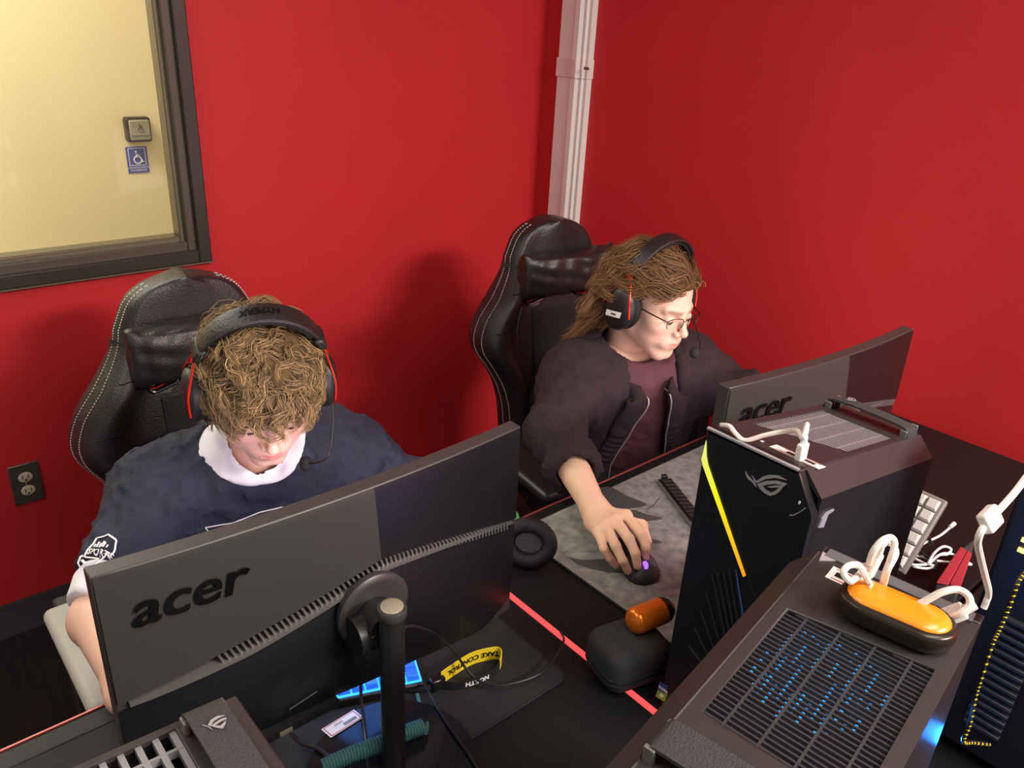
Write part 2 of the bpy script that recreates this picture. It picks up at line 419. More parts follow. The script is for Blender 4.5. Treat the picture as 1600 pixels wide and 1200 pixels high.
# ------------------------------------------------------------------ room
YW, XW, ZD = 2.145, 2.0, .74
def room():
    hx0, hx1, hz0, hz1 = -1.5, .765, .99, 2.25
    b = MB(); t = .14
    b.box((-2.6, YW, 0), (hx0, YW+t, 2.7)).box((hx1, YW, 0), (XW+.15, YW+t, 2.7)).box((hx0, YW, 0), (hx1, YW+t, hz0)).box((hx0, YW, hz1), (hx1, YW+t, 2.7))
    struct(b.build('wall_back', 'red_wall', smooth=False))
    b = MB(); y0, y1 = YW+t, YW+t+.012
    b.box((-2.6, y0, 0), (hx0, y1, 2.7)).box((hx1, y0, 0), (XW+.14, y1, 2.7)).box((hx0, y0, 0), (hx1, y1, hz0)).box((hx0, y0, hz1), (hx1, y1, 2.7))
    struct(b.build('wall_corridor_near', 'yellow_wall', smooth=False))
    struct(MB().box((XW, -2.6, 0), (XW+.14, YW, 2.7)).build('wall_right', 'red_wall', smooth=False))
    struct(MB().box((-2.6, -2.6, -.1), (XW+.14, 3.7, 0)).build('floor', 'carpet', smooth=False))
    struct(MB().box((-2.6, -2.6, 2.7), (XW+.14, 3.7, 2.8)).build('ceiling', 'ceiling', smooth=False))
    struct(MB().box((-2.6, 3.5, 0), (XW+.14, 3.62, 2.7)).build('wall_corridor', 'yellow_wall', smooth=False))
    def bb(name, p0, p1, nrm):
        p0, p1, nrm = A(*p0), A(*p1), A(*nrm)
        prof = [(0, 0), (.016, 0), (.016, .006), (.008, .016), (.006, .094), (.003, .1), (0, .1)]
        struct(MB().loft([[p+nrm*d+A(0, 0, z) for d, z in prof] for p in (p0, p1)]).build(name, 'base'))
    bb('baseboard_back', (-2.6, YW, 0), (XW-.016, YW, 0), (0, -1, 0)); bb('baseboard_right', (XW, YW-.016, 0), (XW, -2.6, 0), (-1, 0, 0))
    # window: metal frame, stepped glazing stop, pane
    win = struct(bpy.data.objects.new('window_1', None)); COL.objects.link(win); win.location = (hx1, YW, hz0)
    def ring(name, m, x1, z0, wd, y0, y1, par=win, bev=.003):
        x0, z1 = hx0-.02, hz1+.02
        mb = MB().box((x1-wd, y0, z0), (x1, y1, z1)).box((x0, y0, z0), (x1-wd, y1, z0+wd)).box((x0, y0, z1-wd), (x1-wd, y1, z1)).box((x0, y0, z0+wd), (x0+wd, y1, z1-wd))
        return mb.build(name, m, par, bevel=bev, world=True)
    ring('frame', 'frame', .790, .965, .034, YW-.022, YW+.03)
    ring('glazing_stop', 'frame_mid', .760, .995, .026, YW-.006, YW+.06)
    ring('inner_stop', 'stop', .742, 1.013, .020, YW+.012, YW+.06)
    MB().box((hx0, YW+.05, 1.01), (.735, YW+.056, hz1)).build('pane', 'pane', win, world=True, smooth=False)
    MB().box((hx0, YW-.0235, .9612), (.7925, YW-.004, .9652)).build('caulk_bead', 'stop', win, world=True)
    # surface cable raceway in the corner
    tr = struct(bpy.data.objects.new('trim_1', None)); COL.objects.link(tr); tr.location = (XW, 1.98, 0)
    prof = [(0, 2.052), (.030, 2.050), (.034, 2.046), (.034, 1.985), (.040, 1.978), (.040, 1.958), (.030, 1.950), (.030, 1.938), (.022, 1.934), (.022, 1.922), (0, 1.920)]
    def rw(name, z0, z1, g=0):
        MB().loft([[A(XW-max(d+g, 0) if d else XW, y+(g if y > 1.98 else -g), z) for d, y in prof] for z in (z0, z1)]).build(name, 'white_plastic', tr, world=True, ang=25)
    zc = atx(908, 108, XW-.03)[2]
    rw('raceway_cover', 0.1, 2.7); rw('joint_collar', zc-.028, zc+.028, .004)
    c = atx(916, 107, XW-.046)
    MB().box((XW-.047, c[1]-.010, c[2]-.004), (XW-.043, c[1]+.010, c[2]+.004)).build('release_slot', 'stop', tr, world=True)
room()

def outlet():
    c = aty(41, 754, YW); t = thing('wall_outlet', 'metal double power outlet plate low on the red wall left of the seated person', 'outlet', (c[0], YW, c[2]))
    MB().box((-.035, -.006, -.057), (.035, 0, .057)).build('plate', 'outlet', t, bevel=.002)
    for z in (.0195, -.0195):
        s = MB().lathe([(.0165, 0), (.0165, .0025), (.0155, .003)], (0, -.006, z), (0, -1, 0), n=20, sy=.85).build('socket', 'cream', t)
        MB().box((-.0075, -.0096, z-.002), (-.0055, -.0088, z+.007)).box((.0055, -.0096, z-.001), (.0075, -.0088, z+.006)).lathe([(.0025, 0), (.0025, .0006)], (0, -.0089, z-.0075), (0, -1, 0), n=10).build('slot', 'hole', s)
    MB().lathe([(.003, 0), (.003, .001), (.002, .0016)], (0, -.006, 0), (0, -1, 0), n=12).build('screw', 'steel_bright', t)
outlet()

def accessible(par, c, ex, ez, s, m, lift):
    # wheelchair symbol as raised strokes
    P = lambda x, z: np.asarray(c)+ex*x*s+ez*z*s+lift
    mb = MB(); n = np.cross(ex, ez)
    mb.tube([P(.02+.27*cos(a), -.18+.27*sin(a)) for a in np.linspace(radians(110), radians(385), 22)], .045*s, 6)
    mb.tube([P(-.05, .27), P(-.03, .02), P(.20, .02), P(.34, -.34), P(.45, -.30)], .05*s, 6)
    mb.tube([P(-.04, .16), P(.18, .14)], .04*s, 6)
    mb.sphere(P(-.06, .40), .085*s, 10, 6)
    return mb.build('wheelchair_symbol', m, par, world=True)
def corridor_bits():
    Y = 3.5
    a, b, c_, d = [aty(x, y, Y) for x, y in ((190, 183), (230, 181), (233, 218), (194, 221))]
    c = (a+b+c_+d)/4; w_, h = (b[0]-a[0])/2, (a[2]-d[2])/2; w_ = h = (w_+h)/2
    t = thing('door_push_plate', 'square metal door opener push plate on the yellow corridor wall', 'door button', (c[0], Y, c[2]))
    MB().box((-w_, -.045, -h), (w_, 0, h)).build('housing', 'frame', t, bevel=.01, segs=3)
    MB().box((-w_*.82, -.056, -h*.82), (w_*.82, -.044, h*.82)).build('push_plate', 'steel', t, bevel=.006)
    accessible(t, A(c[0], Y-.058, c[2]+h*.2), A(1, 0, 0), A(0, 0, 1), h*.75, 'outlet', A(0, 0, 0))
    text_on('lettering', 'PUSH TO OPEN', h*.20, A(c[0], Y-.0565, c[2]-h*.45), A(1, 0, 0), A(0, 0, 1), 'frame', t)
    a, b, c_, d = [aty(x, y, Y) for x, y in ((196, 230), (229, 228), (233, 269), (200, 271))]
    c = (a+b+c_+d)/4; w_, h = (b[0]-a[0]+c_[0]-d[0])/4, (a[2]-d[2]+b[2]-c_[2])/4
    t = thing('accessibility_sign', 'small blue wheelchair access sign under the push plate on the yellow wall', 'sign', (c[0], Y, c[2]))
    MB().box((-w_, -.003, -h), (w_, 0, h)).build('panel', 'sign_blue', t)
    bw = .0022; zz = h*.40
    mb = MB()
    for lo, hi in (((-w_*.8, h*.86), (w_*.8, h*.86+bw)), ((-w_*.8, -h*.42), (w_*.8, -h*.42+bw)), ((-w_*.8, -h*.42), (-w_*.8+bw, h*.86)), ((w_*.8-bw, -h*.42), (w_*.8, h*.86))): mb.box((lo[0], -.0036, lo[1]), (hi[0], -.003, hi[1]))
    mb.build('border', 'white', t)
    accessible(t, A(c[0], Y-.004, c[2]+h*.2), A(1, 0, 0), A(0, 0, 1), h*1.05, 'white', A(0, 0, 0))
    text_on('lettering', 'ACTIVATE SWITCH\nTO OPERATE', h*.21, A(c[0], Y-.0032, c[2]-h*.58), A(1, 0, 0), A(0, 0, 1), 'white', t)
corridor_bits()

# ------------------------------------------------------------------ desks
YE, YS, XS = .935, .30, .72
def desk(label, x0, x1, y0, y1, front, sides):
    t = thing('gaming_desk', label, 'desk', ((x0+x1)/2, (y0+y1)/2, 0)); W = dict(world=True)
    MB().box((x0+.004, y0+.002, ZD-.026), (x1-.004, y1-.004, ZD)).build('tabletop', 'desk', t, bevel=.003, **W)
    MB().box((x0+.004, front-.004 if front > y0+.1 else front, ZD-.024), (x1-.004, front if front > y0+.1 else front+.004, ZD+.0012)).build('front_edge_strip', 'desk_edge', t, bevel=.001, **W)
    for xs, led in sides:
        MB().box((xs-.0040 if xs == x1 else xs+.0012, y0+.004, ZD-.02), (xs-.0012 if xs == x1 else xs+.0040, y1-.004, ZD+.0016)).build('edge_light_strip', 'led_red' if led else 'desk_edge', t, **W)
    for x in (x0+.06, x1-.06):
        MB().box((x-.03, y0+.12, .03), (x+.03, y0+.18, ZD-.026)).box((x-.03, y0+.08, 0), (x+.03, y1-.06, .03)).build('leg', 'black_matte', t, bevel=.004, **W)
desk('black gaming desk on the left with red lit edge under the tilted blue keyboard', -.75, XS, YS, YE, YE, ((XS, True),))
desk('black gaming desk on the right under the grey mouse pad and light bar tower', XS, XW-.03, YS, YE, YE, ((XS, True),))
desk('black desk of the facing row under the front tower with the orange case', -.4, XW-.03, -.36, YS, -.36, ())

# ------------------------------------------------------------------ monitors (back seen from the camera)
MW, MH = .540, .312
def monitor(label, rz, x0, y0, z0, detail):
    t = thing('monitor', label, 'monitor', (x0, y0, ZD+.0048), rz)
    zb, zt = z0-ZD-.0048, z0-ZD-.0048+MH
    low = lambda u: zb+float(np.interp(u, [0, .12, .22, .36, .47, MW], [.012, .036, .036, .020, .0, .0]))
    curve = lambda u: .016*(1-(2*u/MW-1)**2)*-1       # gently curved: middle nearer the camera
    N = 24; us = np.linspace(0, MW, N+1)
    # bezel shell: thin curved slab
    secs = []
    for u in us:
        c = curve(u); secs.append([A(u, c, low(u)), A(u, c, zt), A(u, c+.022, zt), A(u, c+.022, low(u))])
    MB().loft(secs).build('panel_shell', 'mon_edge', t, bevel=.002)
    secs = [[A(u, curve(u)+.0225, low(u)+.010), A(u, curve(u)+.0225, zt-.006), A(u, curve(u)+.0235, zt-.006), A(u, curve(u)+.0235, low(u)+.010)] for u in us[1:-1]]
    MB().loft(secs).build('screen', 'screen', t, smooth=False)
    # chevron line: v below top
    kx = MW*.555
    def chev(u):                                     # height of the chevron line
        if u < kx: s = u/kx; return zt-.158+(.158-.094)*(s**1.15)
        s = (u-kx)/(MW-kx); return zt-.094-.052*s**1.2
    def bump(u): return -.020*sin(pi*np.clip(u/MW, 0, 1))**.7
    # upper back panel: two facets meeting at a fold above the chevron point
    def upper(name, us_, m):
        secs = []
        for u in us_:
            c = curve(u); fold = -.010*(1-abs(u-kx)/kx if u < kx else 1-(u-kx)/(MW-kx))
            secs.append([A(u, c-.0005, zt-.002), A(u, c-.002+fold*.1, zt-.010), A(u, c-.004+fold, chev(u)), A(u, c+.004, chev(u))])
        return MB().loft(secs).build(name, m, t, ang=20)
    upper('upper_back_panel', np.linspace(.002, kx, 16), 'mon_upper'); upper('upper_back_panel', np.linspace(kx, MW-.002, 12), 'mon_lower')
    # lower back panel, bulging, bottom corners cut
    secs = []
    for u in np.linspace(.002, MW-.002, 40):
        c = curve(u); cut = max(0, .05-(MW-u))*.5+max(0, .05-u)*.5
        zl = low(u)+.001+cut; top = chev(u)-.012; k = bump(u)
        secs.append([A(u, c+.004, top), A(u, c-.001+k*.55, top), A(u, c-.001+k, top-.03), A(u, c-.002+k, (top+zl)/2), A(u, c-.002+k*.8, zl+.03), A(u, c+k*.3, zl), A(u, c+.004, zl)])
    MB().loft(secs).build('lower_back_panel', 'mon_lower', t, ang=50)
    # vent strip along the chevron: silver ledge below and fins on it
    led = []
    for u in np.linspace(.012, MW-.01, 44):
        c = curve(u); g = .35+.65*min(1, u/(kx*.45)) if u < kx else max(.3, 1-(u-kx)/(MW-kx)); k = bump(u)
        z1 = chev(u)-.012*g; led.append([A(u, c+.002, z1+.0015), A(u, c-.002+k*.6-.006*g, z1+.0015), A(u, c-.002+k*.6-.006*g, z1-.003), A(u, c+.002, z1-.003)])
    MB().loft(led).build('vent_ledge', 'fin', t, ang=30)
    fm = None
    nf = 66
    for i in range(nf):
        u = .105+i*(MW-.13)/(nf-1)
        k = bump(u)
        o = None
        if fm is None: fm = MB().box((-.0013, -.0035, -.0055), (.0013, .0035, .0055)).build('vent_fin', 'fin', t); o = fm
        else: o = inst(fm, 'vent_fin', t, (0, 0, 0))
        o.location = (u, curve(u)-.003+k*.45, chev(u)-.0062); sl = (chev(u+.01)-chev(u-.01))/.02
        o.rotation_euler = (0, -.5*sl-.25, 0)
    # lettering
    V, Fc = text_mesh('acer', .058, .0005, .0007, .0)
    lz = zt-.052; lx = .086
    P = [A(lx+x*1.12+y*.22, curve(lx+x)-.0058+.004*(lx+x)/kx*-1-z*1, lz+y*1.0) for x, y, z in V-np.array([0, .015, 0])]
    MB().add(P, Fc).build('acer_lettering', 'logo_dark', t, fix=False, smooth=False)
    # stand: hinge disc, arm, pole, base
    px, py, ph = .270, -.098, .255
    hz = ph-.045
    MB().lathe([(.046, 0), (.048, .004), (.048, .010), (.043, .014), (.040, .014)], (px+.01, curve(px)-.018, hz), (0, -1, 0), n=36).build('hinge_disc', 'mon_edge', t)
    MB().tube([A(px+.005, curve(px)-.028, hz-.004), A(px, py+.012, hz)], [.026, .021], 20).tube([A(px-.03, -.06, hz-.01), A(px+.016, -.06, hz-.01)], .024, 20).build('hinge_arm', 'black_plastic', t)
    MB().lathe([(.0145, .010), (.0145, ph-.006), (.0135, ph-.004)], (px, py, 0), n=28).build('pole', 'black_plastic', t)
    cap = MB().lathe([(.0165, ph-.012), (.0172, ph-.010), (.0172, ph-.002), (.0160, ph)], (px, py, 0), n=28).build('pole_collar', 'mon_edge', t)
    MB().lathe([(.0132, ph), (.0132, ph+.001), (.0122, ph+.0018)], (px, py, 0), n=28).build('pole_cap', 'steel', t)
    MB().lathe([(.103, 0), (.105, .003), (.105, .007), (.102, .010), (.02, .011)], (px, py+.0, 0), n=48).build('stand_base', 'black_gloss', t)
    # port block under the left part
    if detail:
        MB().box((.10, curve(.15)-.018, zb+.026), (.235, curve(.15)-.002, zb+.036)).build('port_block', 'black_matte', t)
        for i in range(5):
            MB().box((.108+i*.024, curve(.15)-.0195, zb+.028), (.124+i*.024, curve(.15)-.0182, zb+.034)).build('port', 'steel' if i in (0, 2) else 'hole', t)
        MB().tube([A(.165, -.043, zb+.075), A(.20, -.044, zb+.082)], .0009, 5).build('moulded_line', 'mon_edge', t)
    return t
monitor('large black monitor in front of the person in the navy jersey, back facing the camera', 0, .1145, .704, .792, True)
_c = atz(1140, 605, 1.105); _d = atz(1422, 515, 1.105)
monitor('black monitor at the right against the red wall, behind the light bar tower', atan2(_d[1]-_c[1], _d[0]-_c[0]), _c[0], _c[1], .792, False)

# ------------------------------------------------------------------ tower computers
TL_, TW_, TH0, TH1 = .315, .146, .437, .385
def eye_logo(P, m, par, name='eye_logo', t=.0006):
    # stylised slanted eye made of three blades; P maps (x,y) in 0..1 to space, n offset
    blades = [[(.0, .62), (.06, .48), (.17, .33), (.27, .0), (.25, .22), (.16, .40), (.09, .50)],
              [(.20, .40), (.42, .62), (.70, .66), (1.0, .50), (.72, .52), (.46, .47), (.30, .28)],
              [(.30, .28), (.52, .36), (.78, .40), (1.0, .34), (.97, .25), (.76, .28), (.55, .25), (.42, .21)],
              [(.30, .28), (.42, .21), (.62, .06), (.86, .16), (.97, .25), (1.0, .34), (.84, .04), (.64, -.13), (.46, .03)]]
    mb = MB()
    for b in blades:
        n = len(b); q = [P(x, y, 0) for x, y in b]; r = [P(x, y, t) for x, y in b]
        mb.add(q+r, [tuple(range(n)), tuple(range(n, 2*n))]+[(i, (i+1) % n, n+(i+1) % n, n+i) for i in range(n)])
    return mb.build(name, m, par, smooth=False)
def tower(label, loc, rz, slat_m, top_m, h0=TH0, h1=TH1, glow=False, nsl=26, L=TL_, W=TW_, sw=.044, lights=False, opening=None):
    t = thing('tower_computer', label, 'computer', loc, rz)
    ch = .025; Z = lambda s: h0+(h1-h0)*s/L
    # side panels, floor, rear
    MB().hexa([A(.012, -.004, .012), A(L, -.004, .012), A(L, 0, .012), A(.012, 0, .012), A(.012, -.004, Z(.012)-.002), A(L, -.004, Z(L)-.002), A(L, 0, Z(L)-.002), A(.012, 0, Z(.012)-.002)]).build('side_panel', 'tower', t)
    MB().hexa([A(.012, -W, .012), A(L, -W, .012), A(L, -W+.004, .012), A(.012, -W+.004, .012), A(.012, -W, Z(.012)-ch), A(L, -W, Z(L)-ch), A(L, -W+.004, Z(L)-ch), A(.012, -W+.004, Z(.012)-ch)]).build('side_panel', 'tower', t)
    MB().box((.012, -W+.004, .012), (L, -.004, .02)).build('floor_plate', 'inner', t)
    MB().prism([A(L-.006, -W+.004, .02), A(L-.006, -.004, .02), A(L-.006, -.004, Z(L)-.004), A(L-.006, -W+ch, Z(L)-.004), A(L-.006, -W+.004, Z(L)-ch)], (.006, 0, 0)).build('rear_panel', 'tower', t)
    for x in (.05, L-.05):
        for y in (-.03, -W+.03): MB().lathe([(.012, 0), (.014, .012)], (x, y, 0), n=14).build('foot', 'rubber', t)
    # chamfer
    MB().hexa([A(.012, -W, Z(.012)-ch), A(L, -W, Z(L)-ch), A(L, -W+.006, Z(L)-ch), A(.012, -W+.006, Z(.012)-ch), A(.012, -W+ch-.002, Z(.012)), A(L, -W+ch-.002, Z(L)), A(L, -W+ch+.004, Z(L)-.003), A(.012, -W+ch+.004, Z(.012)-.003)]).build('chamfer_panel', top_m, t)
    # top frame with the grille opening
    s0, s1 = .085, L-.075
    o_ = [(.0, -W+ch), (L, -W+ch), (L, 0), (0, 0)]
    i_ = [(s0+.015, -W+ch+.010), (s1, -W+ch+.010), (s1, -.012), (s0, -.012)]
    if opening: i_ = opening
    s0, s1 = i_[3][0], i_[2][0]
    V = [A(x, y, Z(x)) for x, y in o_+i_]+[A(x, y, Z(x)-.006) for x, y in o_+i_]
    F = [(k, (k+1) % 4, 4+(k+1) % 4, 4+k) for k in range(4)]+[(8+k, 12+k, 12+(k+1) % 4, 8+(k+1) % 4) for k in range(4)]
    F += [(k, 8+k, 8+(k+1) % 4, (k+1) % 4) for k in range(4)]+[(4+k, 4+(k+1) % 4, 12+(k+1) % 4, 12+k) for k in range(4)]
    MB().add(V, F).build('top_panel', top_m, t, bevel=.0012, ang=30)
    # slats across the opening (each its own part), cross bars below
    def xr(y):                                    # opening range in x at y
        f = (y-i_[0][1])/(i_[3][1]-i_[0][1]); return i_[0][0]+(i_[3][0]-i_[0][0])*f, i_[1][0]
    ymin, ymax = i_[0][1], i_[3][1]
    hs_ = .0022 if lights else .004
    sl_ = .0011 if lights else .0017*25/nsl
    for k in range(nsl):
        if glow:
            x = s0+.004+(s1-s0-.006)*k/(nsl-1); y0 = ymin if x > i_[0][0] else ymax-(x-i_[3][0])/(i_[0][0]-i_[3][0]+1e-9)*(ymax-ymin)
            if ymax-y0 < .008: continue
            z = Z(x)-.002
            MB().hexa([A(x-sl_, y0, z-hs_), A(x+sl_, y0, z-hs_), A(x+sl_, ymax, z-hs_), A(x-sl_, ymax, z-hs_), A(x-sl_*.8, y0, z), A(x+sl_*.8, y0, z), A(x+sl_*.8, ymax, z), A(x-sl_*.8, ymax, z)]).build('slat', slat_m, t)
        else:
            y = ymin+(ymax-ymin)*(k+.5)/nsl; a, b = xr(y); hw = .001
            MB().hexa([A(a, y-hw, Z(a)-.007), A(b, y-hw, Z(b)-.007), A(b, y+hw, Z(b)-.007), A(a, y+hw, Z(a)-.007), A(a, y-hw*.8, Z(a)-.001), A(b, y-hw*.8, Z(b)-.001), A(b, y+hw*.8, Z(b)-.001), A(a, y+hw*.8, Z(a)-.001)]).build('slat', slat_m, t)
    if glow:
        for j in range(4):
            y = ymin+(ymax-ymin)*(j+.6)/4.2; a, b = xr(y); a = max(a, s0)
            MB().hexa([A(a, y-.0012, Z(a)-.008), A(b, y-.0012, Z(b)-.008), A(b, y+.0012, Z(b)-.008), A(a, y+.0012, Z(a)-.008), A(a, y-.001, Z(a)-.0016), A(b, y-.001, Z(b)-.0016), A(b, y+.001, Z(b)-.0016), A(a, y+.001, Z(a)-.0016)]).build('cross_bar', slat_m, t)
    # inner tray: perforated plate
    zt = .010 if lights else .03
    MB().hexa([A(s0-.01, ymin-.008, Z(s0)-zt-.002), A(s1+.01, ymin-.008, Z(s1)-zt-.002), A(s1+.01, ymax+.006, Z(s1)-zt-.002), A(s0-.01, ymax+.006, Z(s0)-zt-.002), A(s0-.01, ymin-.008, Z(s0)-zt), A(s1+.01, ymin-.008, Z(s1)-zt), A(s1+.01, ymax+.006, Z(s1)-zt), A(s0-.01, ymax+.006, Z(s0)-zt)]).build('perforated_plate', 'inner', t)
    if lights:
        mb = MB()
        for i in range(26):
            for j in range(16):
                x = s0+.01+i*(s1-s0-.015)/25+(.003 if j % 2 else 0); y = ymin+.006+j*(ymax-ymin-.012)/15
                cx, cy = s0+(s1-s0)*.42, ymin+(ymax-ymin)*.42
                d = sqrt((x-cx)**2+((y-cy)*1.0)**2)
                if d < .012 or d > .052 or random.random() < d*9-.12: continue
                mb.box((x-.0010, y-.0010, Z(x)-zt), (x+.0010, y+.0010, Z(x)-zt+.0012))
        stuff(mb.build('glowing_perforations', 'blue_dot', t))
    # rear strap with clamps and small silver eye
    xs0, xs1 = L-.014-sw, L-.014
    pth = [(-W+.022, -.004), (-W+.026, .008), (-W+.04, .012), (-.05, .014), (-.014, .012), (-.006, .004), (-.004, -.012)]
    P = catmull([A(0, y, z) for y, z in pth], 5)
    MB().loft([[A(x, q[1], Z(x)+q[2]+dz) for x, dz in ((xs0, 0), (xs1, 0), (xs1, .003), (xs0, .003))] for q in P]).build('carry_strap', 'strap', t, ang=30)
    for y in (-W+.03, -.010):
        for xx in (xs0, xs1): MB().box((xx-.002, y-.006, Z(xs1)-.001), (xx+.002, y+.003, Z(xs0)+.010)).build('strap_clamp', 'fin', t, bevel=.001)
    ye = -.034
    eye_logo(lambda x, y, d: A((xs0+xs1)/2+(x-.5)*.015, ye+(y-.3)*.015, Z(xs0)+.0172+d), 'silver', t, 'strap_logo', .0005)
    return t, Z
T1 = (.733, .468)
t1, Z1 = tower('tall black tower computer with a yellow to orange light bar on its front', (T1[0], T1[1], ZD+.0018), 0, 'slat_light', 'tower_top', nsl=25, glow=True, sw=.03, opening=[(.127, -.113), (.252, -.113), (.252, -.014), (.080, -.010)])
# front panel of that tower: polygon with the right top corner cut
def front_panel(t, z, W=TW_, ch=.025):
    MB().prism([A(0, 0, .004), A(0, 0, z), A(0, -W+ch+.002, z), A(0, -W, z-.045), A(0, -W, .004)], (.014, 0, 0)).build('front_panel', 'tower_front', t, bevel=.0015)
front_panel(t1, TH0)
MB().hexa([A(-.0006, -TW_+.027, TH0-.0016), A(.004, -TW_+.027, TH0-.0016), A(.004, 0, TH0-.0016), A(-.0006, 0, TH0-.0016), A(-.0006, -TW_+.027, TH0+.0008), A(.004, -TW_+.027, TH0+.0008), A(.004, .0006, TH0+.0008), A(-.0006, .0006, TH0+.0008)]).build('front_edge_highlight', 'silver', t1)  # added pale strip imitating the bright reflection along the front top edge
F1 = lambda px, py: atx(px, py, T1[0]-.001)
def flat(name, pts, m, par, x=T1[0], th=.001):
    q = [atx(a, b, x) for a, b in pts]; q = [A(x-.0002, v[1], v[2]) for v in q]
    return MB().prism(q, (-th, 0, 0)).build(name, m, par, world=True, smooth=False)
flat('light_bar', [(1104, 688), (1097, 717), (1099, 727), (1162, 901), (1165.5, 899), (1107, 726), (1104.5, 712)], 'rgb', t1, th=.0012)
flat('panel_seam', [(1165, 900), (1167, 900), (1190, 950), (1188, 951)], 'hole', t1, th=.0004)
lg = lambda x, y: atx(1100+x/4.21, 640+y/4.21, T1[0])
def FP(name, polys, m):
    mb = MB()
    for p in polys:
        q = [lg(*v) for v in p]; q = [A(T1[0]-.0003, v[1], v[2]) for v in q]; mb.prism(q, (-.0009, 0, 0))
    mb.build(name, m, t1, world=True, smooth=False)
FP('eye_logo', [[(275, 403), (292, 435), (318, 460), (338, 476), (348, 512), (322, 478), (296, 458), (282, 438)],
                [(318, 432), (345, 470), (388, 440), (430, 428), (490, 432), (545, 462), (470, 447), (410, 455), (352, 482), (335, 468)],
                [(352, 488), (410, 468), (480, 466), (549, 488), (528, 502), (470, 486), (420, 492), (385, 500)],
                [(352, 488), (385, 500), (412, 530), (445, 546), (440, 566), (402, 548), (372, 520)],
                [(445, 546), (478, 528), (498, 510), (440, 512), (420, 506), (470, 497), (528, 502), (500, 538), (470, 558), (440, 566)]], 'silver')
FP('power_led', [[(622, 612), (628, 600), (636, 600), (638, 612), (632, 622), (625, 620)]], 'white')
FP('front_slit', [[(565, 690), (590, 690), (640, 665), (665, 645), (668, 650), (640, 672), (592, 697), (568, 697)]], 'silver')
# louvres at the lower left of the front
for i in range(9):
    x = 1077+i*9; y0 = 905-i*2+max(0, 4-i)*26; L_ = 190
    a, b = atx(x, y0, T1[0]), atx(x+max(14, 46-i*2), min(y0+L_, 1150-(1077-x)*.2 if 0 else 1068+(i*2)), T1[0])
    MB().tube([A(T1[0]-.0005, a[1], a[2]), A(T1[0]-.0005, b[1], b[2])], .0022, 6).build('louvre', 'tower', t1, world=True)
# stickers
flat('blue_sticker', [(1031, 1065), (1044, 1072), (1041, 1084), (1028, 1077)], 'blue_sticker', t1, th=.0006)
flat('green_sticker', [(1028, 1077.5), (1043, 1085), (1039, 1096), (1025, 1088)], 'green_sticker', t1, th=.0006)
text_on('sticker_lettering', 'CORE', .006, atx(1036, 1077, T1[0]-.001), A(0, -1, 0), A(0, 0, 1), 'white', t1)
flat('sticker_swirl', [(1031, 1084), (1035, 1083), (1038, 1087), (1036, 1090), (1032, 1088)], 'white', t1, th=.0009)
# side clip on the right side panel
s_ = lambda a, b: aty(1100+a/4.21, 640+b/4.21, T1[1]-TW_)
MB().prism([A(q[0], T1[1]-TW_-.0003, q[2]) for q in (s_(742, 772), (s_(768, 715)), s_(800, 672), s_(846, 650), s_(842, 660), s_(806, 685), s_(776, 768))], (0, -.002, 0)).build('side_badge', 'silver', t1, world=True, smooth=False)
def top_ports(t, Z, cx, cy, w_, d, m='label'):
    # white label framing the row of usb sockets near the front edge (local coordinates)
    zz = Z(cx)
    mb = MB()
    def slab(x0, x1, y0, y1, lift, th): mb2 = MB(); return mb2.hexa([A(x0, y0, Z(x0)+lift), A(x1, y0, Z(x1)+lift), A(x1, y1, Z(x1)+lift), A(x0, y1, Z(x0)+lift), A(x0, y0, Z(x0)+lift+th), A(x1, y0, Z(x1)+lift+th), A(x1, y1, Z(x1)+lift+th), A(x0, y1, Z(x0)+lift+th)])
    lab = slab(cx-d/2, cx+d/2, cy-w_/2, cy+w_/2, .0002, .0006).build('port_label', m, t)
    slab(cx-d/2+.0015, cx-d/2+.0025, cy-w_/2+.004, cy+w_/2-.012, .0008, .0003).build('label_line', 'red_print', lab)
    slab(cx+d/2-.0025, cx+d/2-.0015, cy-w_/2+.004, cy+w_/2-.012, .0008, .0003).build('label_line', 'red_print', lab)
    for k in range(2):
        y = cy+(-.25+.35*k)*w_
        slab(cx-.003, cx+.003, y-.0065, y+.0065, .0006, .0006).build('usb_socket', 'hole', t)
    for k in range(2): slab(cx-.004, cx+.001, cy+w_/2+.012+k*.012, cy+w_/2+.015+k*.012, .0002, .0006).build('indicator_led', 'white', t)
    return zz
p = atz(1245, 715, ZD+Z1(.03)); top_ports(t1, Z1, p[0]-T1[0], p[1]-T1[1], .062, .016)

# second tower: nearest the camera, turned the other way, slatted glowing top
T2 = (.657, .128)
t2, Z2 = tower('low black tower nearest the camera with blue glow under its slatted top', (T2[0], T2[1], ZD+.0018), pi+radians(7), 'slat', 'tower_top', h0=.430, h1=.400, glow=True, lights=True, nsl=30, L=.312, W=.160, sw=.03)
front_panel(t2, .430, W=.160)
MB().hexa([A(x, y, Z2(x)+l) for l in (.0002, .0016) for x, y in ((.004, -.130), (.016, -.130), (.016, -.006), (.004, -.006))]).build('front_edge_band', 'edge_grey', t2)
MB().prism([A(.012, -.1335, Z2(.012)+.0002), A(.026, -.131, Z2(.026)+.0002), A(.014, -.117, Z2(.014)+.0002)], (0, 0, .0010)).build('corner_badge', 'silver', t2, smooth=False)
